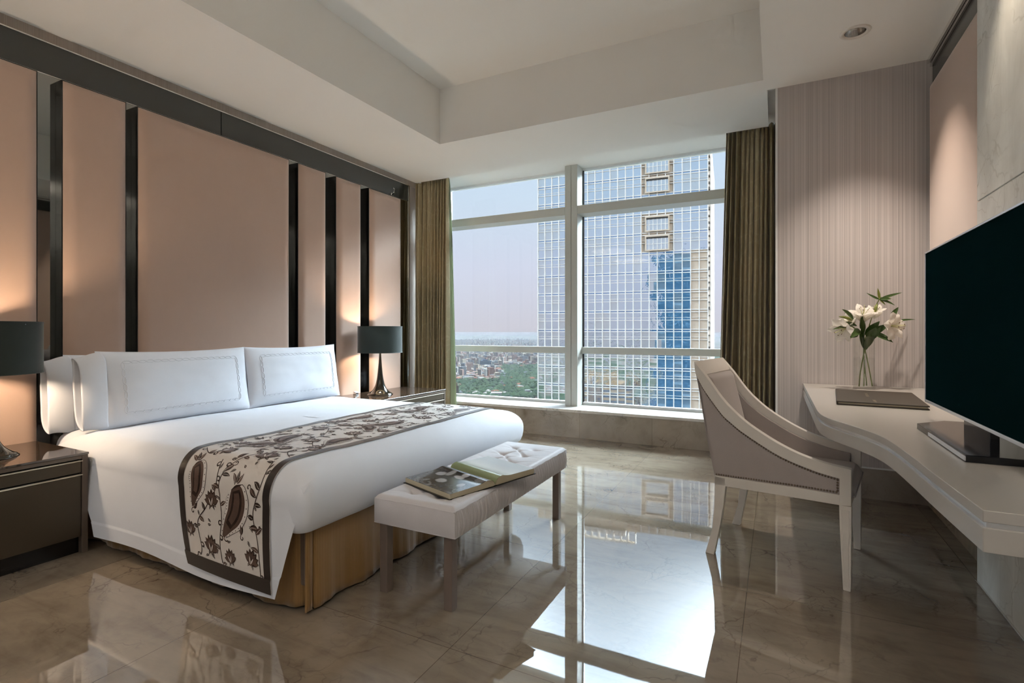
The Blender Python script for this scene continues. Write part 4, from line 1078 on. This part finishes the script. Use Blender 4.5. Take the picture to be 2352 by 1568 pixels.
def L3():
    stem(r3, [base(1964, 0.015), SP(1969, 850, 0.01), SP(1981, 795, 0.01), SP(1998, 768, 0.0), SP(2018, 752, 0.0), SP(2028, 748, 0.02)])
    lily_bloom(r3, SP(2028, 748, 0.0), V(0.3, 0.0, 1), 0.155, 0.042, 21, 1.05)
    lily_bloom(r3, SP(2008, 730, -0.02), V(-0.2, 0.8, 0.3), 0.105, 0.026, 25, 0.7)
    for (px, py, dx, dy, dz, L, W, m) in ((1995, 768, 0.5, 0.6, 0.5, 0.11, 0.016, 'leaf'), (2000, 765, 0.5, -0.3, 0.5, 0.10, 0.016, 'leaf'), (2040, 730, 0.5, 0.8, 0, 0.085, 0.011, 'leaf'), (2050, 738, 1, 0.22, 0, 0.12, 0.005, 'leaf'), (1992, 782, 0.2, 0.9, 0.6, 0.11, 0.015, 'leaf')):
        leaf(r3, SP(px, py, 0.0), V(dx, dy, dz), L * 1.2, W * 1.4, 0.12, m)
put(r3, L3)
r4 = thing('lily_stem', 'leafy green sprig rising highest from the lilies', 'foliage', tuple(base(1990, -0.02)), bloomG)
def L4():
    stem(r4, [base(1990, -0.02), SP(1984, 830, -0.02), SP(1984, 790, -0.02), SP(1998, 740, -0.02), SP(2010, 705, -0.02), SP(2022, 680, -0.02)], 0.003)
    g = MB().tube([SP(2005, 722, -0.015), SP(2008, 708, -0.01), SP(2011, 698, -0.01)], [0.006, 0.010, 0.006], 10); g.build('bud', M['leaf_light'], r4, smooth=True)
    for (dx, dy, dz, L, W, m, dr) in ((-0.15, 1, 0, 0.07, 0.008, 'leaf_light', 0), (-1, 0.25, 0.1, 0.09, 0.008, 'leaf', -0.2), (1, 0.12, 0.2, 0.065, 0.010, 'leaf', 0.1), (1, 0.35, 0.0, 0.15, 0.007, 'leaf', 0.05), (1, -0.25, 0.2, 0.09, 0.008, 'leaf', 0.2), (0.9, 0.45, -0.2, 0.13, 0.003, 'leaf_light', 0.5), (0.6, -0.7, 0.2, 0.05, 0.006, 'leaf_light', 0)):
        leaf(r4, SP(2019, 686, -0.02), V(dx, dy, dz), L * 1.1, W * 1.35, dr, m)
put(r4, L4)

# ================================================================== CHAIR (local frame: +x = front, y = sideways, origin between the rear feet)
ch = thing('armchair', 'white framed upholstered armchair with swooping nailhead arms pulled up to the desk', 'chair', (-0.26, 3.25, 0)); ch.rotation_euler = (0, 0, R(-10.6))
hw = lambda s_: 0.2825 + 0.0275 * s_ / 0.63
UPR = [(-0.093, 1.033), (-0.025, 0.952), (0.05, 0.850), (0.118, 0.779), (0.192, 0.720), (0.302, 0.655), (0.399, 0.611), (0.478, 0.587), (0.547, 0.573), (0.636, 0.563)]
LOR = [(-0.084, 0.965), (-0.038, 0.881), (0.05, 0.764), (0.105, 0.715), (0.176, 0.665), (0.332, 0.580), (0.478, 0.533), (0.590, 0.513)]
up_c = [(p.x, p.y) for p in catmull([(a, b, 0) for a, b in UPR], 6)]; lo_c = [(p.x, p.y) for p in catmull([(a, b, 0) for a, b in LOR], 6)]
REAR = [(0.019, 0.425), (0.076, 0.42), (0.076, 0.378), (0.066, 0.28), (0.050, 0.18), (0.015, 0.0), (-0.030, 0.0), (0.004, 0.13), (0.016, 0.25), (0.019, 0.36)]
def sided(poly, sg, t_, name, mat, bev=0.002, off=0.0):
    """extrude a side profile inwards from the outer side plane"""
    n = len(poly); vs_ = [(s_, sg * (hw(s_) + off), z) for s_, z in poly] + [(s_, sg * (hw(s_) + off - t_), z) for s_, z in poly]
    fs = [tuple(range(n)), tuple(range(2 * n - 1, n - 1, -1))] + [(i, i + n, (i + 1) % n + n, (i + 1) % n) for i in range(n)]
    return MB().add(vs_, fs).build(name, mat, ch, bevel=bev)
for sg in (-1, 1):
    band = up_c + [(0.636, 0.395), (0.590, 0.390), (0.590, 0.513)] + lo_c[::-1][1:] + [(-0.088, 0.985)]
    sided(band, sg, 0.040, 'arm_rail', M['white_lacquer'])
    sided([(0.019, 0.425), (0.176, 0.430), (0.406, 0.437), (0.591, 0.437), (0.591, 0.390), (0.256, 0.383), (0.070, 0.378), (0.019, 0.378)], sg, 0.034, 'side_rail', M['white_lacquer'])
    sided(REAR, sg, 0.034, 'leg', M['white_lacquer'])
    sided([(0.588, 0.392), (0.637, 0.392), (0.637, 0.30), (0.634, 0.0), (0.604, 0.0), (0.590, 0.30)], sg, 0.044, 'leg', M['white_lacquer'])
    o = sided([(0.597, 0.372), (0.628, 0.372), (0.626, 0.02), (0.610, 0.02)], sg, 0.003, 'leg_inlay', M['white_lacquer'], 0.001, 0.0016)
    side = lo_c + [(0.590, 0.437), (0.406, 0.437), (0.176, 0.430), (0.019, 0.425), (-0.029, 0.656), (-0.066, 0.879)]
    sided(side, sg, 0.020, 'side_upholstery', M['chair_fabric'], 0.002, -0.006)
    # inner arm pad
    inner = [(x, z - 0.006) for x, z in lo_c] + [(0.592, 0.47), (0.05, 0.44), (0.0, 0.6)]
    sided([(x, z + 0.012) for x, z in lo_c[6:]] + [(0.585, 0.46), (0.05, 0.44), (0.02, 0.70)], sg, 0.022, 'arm_pad', M['chair_fabric'], 0.006, -0.034)
    # nailheads around the side panel
    loop = [(x + 0.004, z - 0.008) for x, z in lo_c[2:]] + [(0.582, 0.505), (0.582, 0.447), (0.406, 0.4455), (0.176, 0.4385), (0.027, 0.433)]
    nm = MB(); acc = 0.0; step = 0.0125
    for i in range(len(loop) - 1):
        a = Vector((*loop[i], 0)); b = Vector((*loop[i + 1], 0)); L = (b - a).length
        while acc < L:
            p = a + (b - a) * (acc / L); acc += step
            yy = sg * (hw(p.x) - 0.006)
            nm.v_off = len(nm.v)
            rings = [(0.0052, 0), (0.0048, 0.002), (0.0030, 0.0038), (0.0006, 0.0044)]
            vs_ = [(p.x + r_ * math.cos(2 * math.pi * k / 8), yy + sg * h_, p.y + r_ * math.sin(2 * math.pi * k / 8)) for r_, h_ in rings for k in range(8)]
            nm.add(vs_, [(q * 8 + k, q * 8 + (k + 1) % 8, (q + 1) * 8 + (k + 1) % 8, (q + 1) * 8 + k) for q in range(3) for k in range(8)] + [tuple(range(24, 32))])
        acc -= L
    m_ = M.get('nail') or material('nailhead_antique_bronze', srgb(122, 108, 94), 0.3, 0.8)[0]; M['nail'] = m_
    nm.build('nailhead_trim', m_, ch, smooth=True)
# back: top rail, outer cover, inner cushion
def yspan(name, poly, mat, bev=0.002, ins=0.0):
    n = len(poly); vs_ = [(s_, -(hw(s_) - ins), z) for s_, z in poly] + [(s_, (hw(s_) - ins), z) for s_, z in poly]
    fs = [tuple(range(n)), tuple(range(2 * n - 1, n - 1, -1))] + [(i, i + n, (i + 1) % n + n, (i + 1) % n) for i in range(n)]
    return MB().add(vs_, fs).build(name, mat, ch, bevel=bev)
yspan('top_rail', [(-0.093, 1.034), (-0.052, 0.985), (-0.042, 0.960), (-0.066, 0.950), (-0.084, 0.965)], M['white_lacquer'], 0.002, 0.002)
yspan('back_upholstery', [(-0.090, 1.0), (-0.080, 0.99), (-0.055, 0.879), (-0.018, 0.656), (0.030, 0.43), (0.019, 0.41), (-0.031, 0.656), (-0.068, 0.879)], M['chair_fabric'], 0.002, 0.006)
def backpad(u, v):
    z = 0.46 + (0.962 - 0.46) * v; yy = (2 * u - 1) * 0.238; e = min(1, min(u, 1 - u, (1 - v) * 0.9) / 0.07); k = 1 - (1 - e) ** 2.2
    s0 = -0.058 + (0.975 - z) * 0.235
    return (s0 + 0.004 + 0.034 * k + 0.010 * math.sin(math.pi * u) * math.sin(math.pi * min(1, v + 0.1)), yy, z)
g = MB(); g.grid(backpad, 40, 40); g.build('backrest', M['chair_fabric'], ch, smooth=True)
def seatpad(u, v):
    s_ = 0.05 + 0.600 * u; w_ = hw(s_) - (0.042 if s_ < 0.59 else 0.040); yy = (2 * v - 1) * w_
    e = min(1, min(v, 1 - v) / 0.08); e2 = min(1, (1 - u) / 0.09); k = (1 - (1 - e) ** 2.2) * 0.6 + 0.4; k2 = 1 - (1 - e2) ** 2.4
    return (s_ - 0.004 * (1 - k2), yy, 0.420 + (0.066 * k + 0.012 * math.sin(math.pi * v) * math.sin(math.pi * min(1, u * 1.1))) * (0.15 + 0.85 * k2))
g = MB(); g.grid(seatpad, 44, 40); g.build('seat', M['chair_fabric'], ch, smooth=True)
MB().box(0.610, 0.634, -0.268, 0.268, 0.385, 0.428).build('front_rail', M['white_lacquer'], ch, bevel=0.002)
MB().box(0.622, 0.650, -0.266, 0.266, 0.424, 0.432).build('seat_welt', M['chair_fabric'], ch, bevel=0.003)
MB().box(0.025, 0.050, -0.248, 0.248, 0.382, 0.428).build('back_rail', M['white_lacquer'], ch, bevel=0.002)
MB().box(0.05, 0.61, -0.245, 0.245, 0.400, 0.424).build('seat_base', M['chair_fabric'], ch)

# ================================================================== OUTSIDE
H0 = -150.0
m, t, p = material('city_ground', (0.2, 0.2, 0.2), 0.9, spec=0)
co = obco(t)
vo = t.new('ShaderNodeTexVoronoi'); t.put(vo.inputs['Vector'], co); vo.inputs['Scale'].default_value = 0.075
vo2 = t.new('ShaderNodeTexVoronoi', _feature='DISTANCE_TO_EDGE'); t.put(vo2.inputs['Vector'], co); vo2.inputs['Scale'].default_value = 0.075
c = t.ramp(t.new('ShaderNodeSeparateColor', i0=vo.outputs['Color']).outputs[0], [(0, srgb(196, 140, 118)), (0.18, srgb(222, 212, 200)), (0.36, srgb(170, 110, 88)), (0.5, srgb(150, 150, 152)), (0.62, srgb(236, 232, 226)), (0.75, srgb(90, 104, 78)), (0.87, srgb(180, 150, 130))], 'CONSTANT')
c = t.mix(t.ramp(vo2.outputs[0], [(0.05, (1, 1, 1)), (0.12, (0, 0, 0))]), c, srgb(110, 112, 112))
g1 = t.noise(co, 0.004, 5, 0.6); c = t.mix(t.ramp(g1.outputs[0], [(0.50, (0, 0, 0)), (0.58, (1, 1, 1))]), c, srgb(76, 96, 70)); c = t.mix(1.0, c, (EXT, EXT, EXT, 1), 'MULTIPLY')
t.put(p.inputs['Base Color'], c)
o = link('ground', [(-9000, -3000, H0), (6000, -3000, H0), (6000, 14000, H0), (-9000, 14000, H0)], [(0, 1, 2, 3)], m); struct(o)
o['label'] = 'hazy city plain far below the window'

# haze over the city: a real scattering layer beyond the opposite tower
m = bpy.data.materials.new('city_haze'); m.use_nodes = True; t = NT(m.node_tree); t.n.remove(t.n['Principled BSDF'])
vs_n = t.new('ShaderNodeVolumeScatter', Color=(0.92, 0.94, 1.0), Density=0.000011, Anisotropy=0.0)
va_n = t.new('ShaderNodeVolumeAbsorption', Color=(0.0, 0.0, 0.0), Density=0.00012); ad_ = t.new('ShaderNodeAddShader'); t.l.new(vs_n.outputs[0], ad_.inputs[0]); t.l.new(va_n.outputs[0], ad_.inputs[1])
t.l.new(ad_.outputs[0], t.n['Material Output'].inputs['Volume'])
o = MB().box(-8000, 4000, 170, 9000, H0 + 1, -12).build('haze', m); tag(o, 'pale morning haze lying over the distant city', 'haze', kind='stuff')

def cray(px, py, z=None, dist=None):
    v = Vector((-math.sin(YAW), math.cos(YAW), 0)) + RV * ((px - 1176) / FPX) + UP * ((760 - py) / FPX)
    if z is not None: return Vector((0, 0, EYE)) + v * ((z - EYE) / v.z)
    return Vector((0, 0, EYE)) + v * dist

# ------------------------------------------------------------------ opposite tower
ANG = R(4.5); FX = Vector((math.cos(ANG), math.sin(ANG), 0)); FN = Vector((math.sin(ANG), -math.cos(ANG), 0))   # along the face, outward normal
PR_ = cray(1626, 760, dist=100.0); PR_.z = 0
# left end of the face where its edge shows at x = 1235
vl = cray(1236, 760, dist=1.0) - Vector((0, 0, EYE)); vl.z = 0
den = vl.x * FX.y - vl.y * FX.x; tt_ = (PR_.x * FX.y - PR_.y * FX.x) / den; PL_ = vl * tt_; WID = (PR_ - PL_).length
tow = thing('skyscraper', 'tall glass office tower with white mullion grid directly outside the window', 'building', (PL_.x, PL_.y, H0))
FH = 3.87; Z0T = -150.0; Z1T = 40.0; NF = int((Z1T - Z0T) / FH)
def TP(a, b, z): return PL_ + FX * a + FN * b + Vector((0, 0, z))
def tbox(mb, a0, a1, b0, b1, z0, z1, mi=0):
    vs_ = [TP(a, b, z) for a in (a0, a1) for b in (b0, b1) for z in (z0, z1)]
    return mb.add(vs_, [(0, 1, 3, 2), (4, 6, 7, 5), (0, 4, 5, 1), (2, 3, 7, 6), (0, 2, 6, 4), (1, 5, 7, 3)], mi)
def reflective(name, tint, base, mixv, rough=0.02):
    m, t, p = material(name, base, 0.4); gl = t.new('ShaderNodeBsdfGlossy', Color=tint, Roughness=rough); mx = t.new('ShaderNodeMixShader', Fac=mixv)
    t.l.new(p.outputs[0], mx.inputs[1]); t.l.new(gl.outputs[0], mx.inputs[2]); t.l.new(mx.outputs[0], t.n['Material Output'].inputs[0]); return m, t, p, gl
M['tg_v'], t, p, gl = reflective('tower_vision_glass', (0.80, 0.88, 0.95), srgb(44, 66, 90), 0.82)
nb = t.noise(obco(t), 0.55, 3, 0.55, 1.2); bp_ = t.new('ShaderNodeBump', Strength=0.30, Distance=0.06); t.put(bp_.inputs['Height'], nb.outputs[0]); t.l.new(bp_.outputs[0], gl.inputs['Normal'])
M['tg_s'], t, p, gl = reflective('tower_spandrel_glass', (0.50, 0.64, 0.82), srgb(26, 50, 92), 0.78)
nb = t.noise(obco(t), 0.55, 3, 0.55, 1.2); bp_ = t.new('ShaderNodeBump', Strength=0.25, Distance=0.06); t.put(bp_.inputs['Height'], nb.outputs[0]); t.l.new(bp_.outputs[0], gl.inputs['Normal'])
M['tg_b'], _, _, _ = reflective('tower_pale_blinds_behind_glass', (0.9, 0.93, 0.95), srgb(128, 136, 138), 0.60)
M['tfin'], _, _ = material('tower_white_mullion', srgb(208, 202, 194), 0.5, spec=0)
M['tbeige'], _, _ = material('tower_beige_stone', srgb(186, 168, 148), 0.7, spec=0)
M['tdark'], _, _ = material('tower_shadow_gap', srgb(70, 66, 62), 0.7, spec=0)
ncol = 22; CW = WID / ncol; BAL = (14.55, 17.4)
zbase = EYE + 0.35   # floor line reference
def fz(k): return zbase + k * FH
k0, k1 = int((-60 - zbase) / FH), 9
face = MB(); rnd = random.Random(11)
balk = (7, 8, 5, 4)
for k in range(k0, k1):
    za, zb_, zc_, zd_ = fz(k), fz(k) + 0.47 * FH, fz(k) + 0.88 * FH, fz(k + 1)
    if k < -22: continue
    for cidx in range(ncol):
        a0, a1 = cidx * CW, (cidx + 1) * CW
        if k in balk and 14.4 < cidx + 0.5 < 17.6: continue
        def pane(z0, z1, mi):
            tl = rnd.uniform(-0.010, 0.010); tv_ = rnd.uniform(-0.010, 0.010)
            v4 = [TP(a0, 0.0 + tl, z0), TP(a1, -0.0 - tl, z0), TP(a1, tv_ - tl, z1), TP(a0, tv_ + tl, z1)]
            face.add(v4, [(0, 1, 2, 3)], mi)
        beige_refl = cidx >= ncol - 3 and k < 4  # beige reflection put into these panes as flat colour
        if beige_refl and (cidx >= ncol - 2 or False) and k < 4 and k > -9:
            face.add([TP(a0, 0, za), TP(a1, 0, za), TP(a1, 0, zd_), TP(a0, 0, zd_)], [(0, 1, 2, 3)], 3); continue
        bl = rnd.random() < (0.30 if k > -6 else 0.18)
        pane(za, zb_, 2 if bl else 0); pane(zb_, zc_, 2 if bl else 0); pane(zc_, zd_, 1)
shift(face.build('glass_facade', [M['tg_v'], M['tg_s'], M['tg_b'], M['tbeige']], tow, fix=False), tow)
# beige crown above the glass
cr = MB(); ztop = fz(k1)
tbox(cr, 0, WID, -1.0, 0.05, ztop, ztop + 3.2, 0)
shift(cr.build('stone_crown', M['tbeige'], tow), tow)
cr = MB(); tbox(cr, 4, 19, -0.5, 0.6, ztop + 3.2, ztop + 4.2); tbox(cr, 3, 21, 0, 1.2, ztop + 5.2, ztop + 5.5)
for i in range(13): tbox(cr, 3 + i * 1.5, 3.2 + i * 1.5, 0, 1.2, ztop + 3.2, ztop + 5.3)
shift(cr.build('roof_canopy', M['tfin'], tow), tow)
gr = MB(); zlo = fz(-22)
for i in range(ncol + 1): tbox(gr, i * CW - 0.085, i * CW + 0.085, -0.1, 0.22, zlo, ztop + 3.2)
for k in range(max(k0, -22), k1):
    for f_, w_ in ((0, 0.075), (0.47, 0.05), (0.88, 0.075)): tbox(gr, 0, WID, -0.1, 0.14, fz(k) + f_ * FH - w_, fz(k) + f_ * FH + w_)
    if True: tbox(gr, 0, WID, -0.1, 0.10, fz(k) + 0.60 * FH - 0.03, fz(k) + 0.60 * FH + 0.03)
shift(gr.build('mullion_grid', M['tfin'], tow), tow)
for k in balk:
    b_ = MB(); a0, a1 = 14.5 * CW, 17.5 * CW; za = fz(k) + 0.12 * FH; zb_ = za + 0.66 * FH
    tbox(b_, a0, a1, 0.24, 0.40, za - 0.25, za, 0); tbox(b_, a0, a1, 0.24, 0.40, zb_, zb_ + 0.3, 0); tbox(b_, a0, a0 + 0.25, 0.24, 0.40, za, zb_, 0); tbox(b_, a1 - 0.25, a1, 0.24, 0.40, za, zb_, 0)
    tbox(b_, a0, a1, 0.23, 0.26, za, zb_, 1); tbox(b_, a0, a1, 0.26, 0.34, zb_ - 0.35, zb_, 2)
    for q in range(1, 6): tbox(b_, a0 + (a1 - a0) * q / 6 - 0.05, a0 + (a1 - a0) * q / 6 + 0.05, 0.24, 0.33, za, zb_, 3)
    tbox(b_, a0, a1, 0.24, 0.32, za + 1.1, za + 1.18, 3)
    shift(b_.build('balcony', [M['tbeige'], M['tg_b'], M['tdark'], M['tfin']], tow), tow)
# side face with dark slats, roof body
SD = 34.0
sd = MB(); tbox(sd, 0.02, WID - 0.02, -SD, -0.12, H0, ztop + 3.1)
shift(sd.build('tower_body', M['tbeige'], tow), tow)
sl = MB()
for k in range(-16, 9):
    for q in range(3):
        z = fz(k) + q * FH / 3; tbox(sl, WID, WID + 0.35, -SD, -0.3, z, z + 0.22 if q else z + 0.5, 0)
shift(sl.build('side_slats', M['tdark'], tow), tow)
sl = MB()
for q in range(10): tbox(sl, WID, WID + 0.5, -SD + q * SD / 9.5, -SD + q * SD / 9.5 + 0.3, fz(-16), ztop + 3.2)
shift(sl.build('side_mullions', M['tfin'], tow), tow)

# ------------------------------------------------------------------ other towers of the district (behind our building, mirrored in the glass)
def plain_tower(label, cx_, cy_, w_, d_, z1, mat, bands=True, rot=0, group=None):
    r = thing('high_rise', label, 'building', (cx_, cy_, H0), group); r.rotation_euler = (0, 0, rot); hgt = z1 - H0
    MB().box(-w_ / 2, w_ / 2, -d_ / 2, d_ / 2, 0, hgt).build('wall', mat, r)
    if bands:
        mb = MB(); n = int(hgt / 4)
        for i in range(n): mb.box(-w_ / 2 - 0.1, w_ / 2 + 0.1, -d_ / 2 - 0.1, d_ / 2 + 0.1, i * 4 + 1.0, i * 4 + 2.4)
        mb.build('window_band', M['farglass'], r)
    MB().box(-w_ / 5, w_ / 5, -d_ / 4, d_ / 4, hgt, hgt + 5).build('roof_plant', mat, r)
    return r
M['farglass'], _, _ = material('far_blue_glass', xs(70, 100, 135), 0.3, spec=0)
M['farblue'], _, _ = material('far_blue_cladding', xs(90, 125, 165), 0.5, spec=0)
M['farcream'], _, _ = material('far_cream_render', xs(236, 218, 192), 0.8, spec=0); M['farwhite'], _, _ = material('far_white_render', xs(236, 236, 232), 0.8, spec=0)
M['tan'], _, _ = material('far_tan_stone', xs(200, 165, 120), 0.8, spec=0)
for px, col, wpx, top, lab, band in ((1128, 'farcream', 24, 782, 'cream slab block on the hazy horizon seen above the window rail', True), (1213, 'farcream', 22, 812, 'twin cream apartment tower beside the glass tower, seen under the window rail', True),
        (1052, 'farcream', 18, 815, 'cream block at the left end of the city view, beside the curtain', True), (1115, 'farblue', 26, 828, 'blue grey office slab in the middle of the city view', True),
        (1140, 'farwhite', 20, 829, 'white and blue block right of the blue grey slab', True), (1174, 'farcream', 32, 822, 'long low cream building left of the twin tower', False), (1147, 'farwhite', 22, 852, 'white gabled hall at the edge of the green park', False),
        (1152, 'farwhite', 10, 878, 'small white building among the park trees', False), (1049, 'tan', 9, 885, 'orange tan building at the bottom left corner of the window', True), (1140, 'farwhite', 60, 906, 'long pale building at the foot of the window', False), (1212, 'farwhite', 30, 900, 'white villa in the trees beside the glass tower', False)):
    hgt = {24: 30, 22: 42, 18: 26, 26: 26, 20: 24, 32: 14, 10: 14, 9: 40, 60: 8, 30: 8}.get(wpx, 16)
    if top == 852: hgt = 12
    g_ = cray(px, top, z=H0 + hgt); dd = (g_ - Vector((0, 0, EYE))).dot(Vector((-math.sin(YAW), math.cos(YAW), 0))); ww = wpx * dd / FPX
    plain_tower(lab, g_.x, g_.y, ww, ww * 0.6, H0 + hgt, M[col], band, YAW + 0.1)
M['mir_farblue'], _, _ = material('neighbour_blue_glass', (0.006, 0.016, 0.030), 0.3, spec=0); M['mir_tan'], _, _ = material('neighbour_tan_stone', (0.05, 0.032, 0.018), 0.8, spec=0); M['mir_farcream'], _, _ = material('neighbour_grey_concrete', (0.018, 0.022, 0.028), 0.8, spec=0)
# reflected neighbours, standing behind this building
for (x, y, w_, d_, top, col, lab) in ((20, -170, 46, 40, 22, 'farblue', 'blue high rise behind the hotel mirrored in the glass tower'), (-75, -240, 40, 30, -40, 'tan', 'lower tan tower behind the hotel mirrored in the glass tower'), (-30, -130, 26, 24, -48, 'farcream', 'cream block behind the hotel mirrored in the glass tower')):
    plain_tower(lab, x, y, w_, d_, top, M['mir_' + col], True, 0.15)
# the hotel's own outer wall below and beside the room
mb = MB().box(-26, -4.4, -20, 6.15, H0, 30); mb.box(1.7, 24, -20, 6.15, H0, 30); mb.box(-4.4, 1.7, -20, 6.15, H0, -0.3); mb.box(-4.4, 1.7, -2.5, 6.15, 3.75, 30)
for k in range(-38, 8):
    mb.box(-26, 24, 6.15, 6.2, k * 3.9 + 0.2, k * 3.9 + 1.1, 1) if k * 3.9 < -6 else (mb.box(-26, -4.5, 6.15, 6.2, k * 3.9 + 0.2, k * 3.9 + 1.1, 1), mb.box(1.8, 24, 6.15, 6.2, k * 3.9 + 0.2, k * 3.9 + 1.1, 1))
M['hotel_glass'], _, _ = material('hotel_dark_blue_glass', (0.006, 0.014, 0.022), 0.25, spec=0); M['hotel_band'], _, _ = material('hotel_blue_panels', (0.018, 0.032, 0.045), 0.4, spec=0)
o = mb.build('hotel_facade', [M['hotel_glass'], M['hotel_band']]); struct(o)

# ------------------------------------------------------------------ city carpet: individual near houses, the rest uncountable
rnd = random.Random(21)
def house_mesh():
    mb = MB().box(-6, 6, -5, 5, 0, 6.5, 0); return mb
def roof_mb():
    mb = MB(); mb.add([(-6.8, -5.8, 6.5), (6.8, -5.8, 6.5), (6.8, 5.8, 6.5), (-6.8, 5.8, 6.5), (-3.5, 0, 9.4), (3.5, 0, 9.4)], [(0, 1, 5, 4), (1, 2, 5), (2, 3, 4, 5), (3, 0, 4), (3, 2, 1, 0)]); return mb
def make_house():
    r = thing('house', 'small house in the distant city below the window', 'building', (0, 0, 0), 'distant city houses')
    house_mesh().build('wall', M['house_wall'], r); roof_mb().build('roof', M['house_roof'], r); return r
spots = []
while len(spots) < 300:
    px = rnd.uniform(1040, 1236); py = 812 + 100 * rnd.random() ** 1.2
    park = (px > 1150 and 838 < py < 880 and rnd.random() < 0.8) or (1045 < px < 1150 and 872 < py < 905 and rnd.random() < 0.88) or (px > 1150 and 880 < py < 912 and rnd.random() < 0.85)
    if not park: spots.append((px, py))
h0 = make_house(); spots.sort(key=lambda q: -q[1])
for i, (px, py) in enumerate(spots):
    g_ = cray(px, py, z=H0)
    if i == 0: r = h0
    else:
        r = h0.copy(); C.objects.link(r)
        for chd in h0.children: cc = chd.copy(); cc.parent = r; C.objects.link(cc)
    s_ = rnd.uniform(0.8, 1.9); r.location = g_; r.scale = (s_, s_ * rnd.uniform(0.7, 1.2), rnd.uniform(0.8, 1.5)); r.rotation_euler = (0, 0, rnd.uniform(0, 3.14))
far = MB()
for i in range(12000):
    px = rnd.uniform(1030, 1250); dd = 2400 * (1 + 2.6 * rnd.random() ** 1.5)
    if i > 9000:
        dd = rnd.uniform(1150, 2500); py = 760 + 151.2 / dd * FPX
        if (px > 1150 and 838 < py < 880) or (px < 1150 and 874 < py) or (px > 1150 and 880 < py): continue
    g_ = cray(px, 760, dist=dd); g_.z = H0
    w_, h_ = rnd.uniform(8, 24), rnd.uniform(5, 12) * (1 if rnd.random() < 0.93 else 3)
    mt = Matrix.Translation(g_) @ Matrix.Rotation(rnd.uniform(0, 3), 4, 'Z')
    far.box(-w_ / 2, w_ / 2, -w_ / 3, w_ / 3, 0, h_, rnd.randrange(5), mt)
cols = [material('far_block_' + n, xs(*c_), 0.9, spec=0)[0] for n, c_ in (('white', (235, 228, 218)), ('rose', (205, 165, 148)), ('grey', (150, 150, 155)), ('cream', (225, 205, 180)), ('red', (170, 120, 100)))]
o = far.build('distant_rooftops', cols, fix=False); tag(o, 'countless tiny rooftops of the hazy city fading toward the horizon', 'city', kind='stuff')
# tree canopy of the park, a rolling uncountable mass of crowns
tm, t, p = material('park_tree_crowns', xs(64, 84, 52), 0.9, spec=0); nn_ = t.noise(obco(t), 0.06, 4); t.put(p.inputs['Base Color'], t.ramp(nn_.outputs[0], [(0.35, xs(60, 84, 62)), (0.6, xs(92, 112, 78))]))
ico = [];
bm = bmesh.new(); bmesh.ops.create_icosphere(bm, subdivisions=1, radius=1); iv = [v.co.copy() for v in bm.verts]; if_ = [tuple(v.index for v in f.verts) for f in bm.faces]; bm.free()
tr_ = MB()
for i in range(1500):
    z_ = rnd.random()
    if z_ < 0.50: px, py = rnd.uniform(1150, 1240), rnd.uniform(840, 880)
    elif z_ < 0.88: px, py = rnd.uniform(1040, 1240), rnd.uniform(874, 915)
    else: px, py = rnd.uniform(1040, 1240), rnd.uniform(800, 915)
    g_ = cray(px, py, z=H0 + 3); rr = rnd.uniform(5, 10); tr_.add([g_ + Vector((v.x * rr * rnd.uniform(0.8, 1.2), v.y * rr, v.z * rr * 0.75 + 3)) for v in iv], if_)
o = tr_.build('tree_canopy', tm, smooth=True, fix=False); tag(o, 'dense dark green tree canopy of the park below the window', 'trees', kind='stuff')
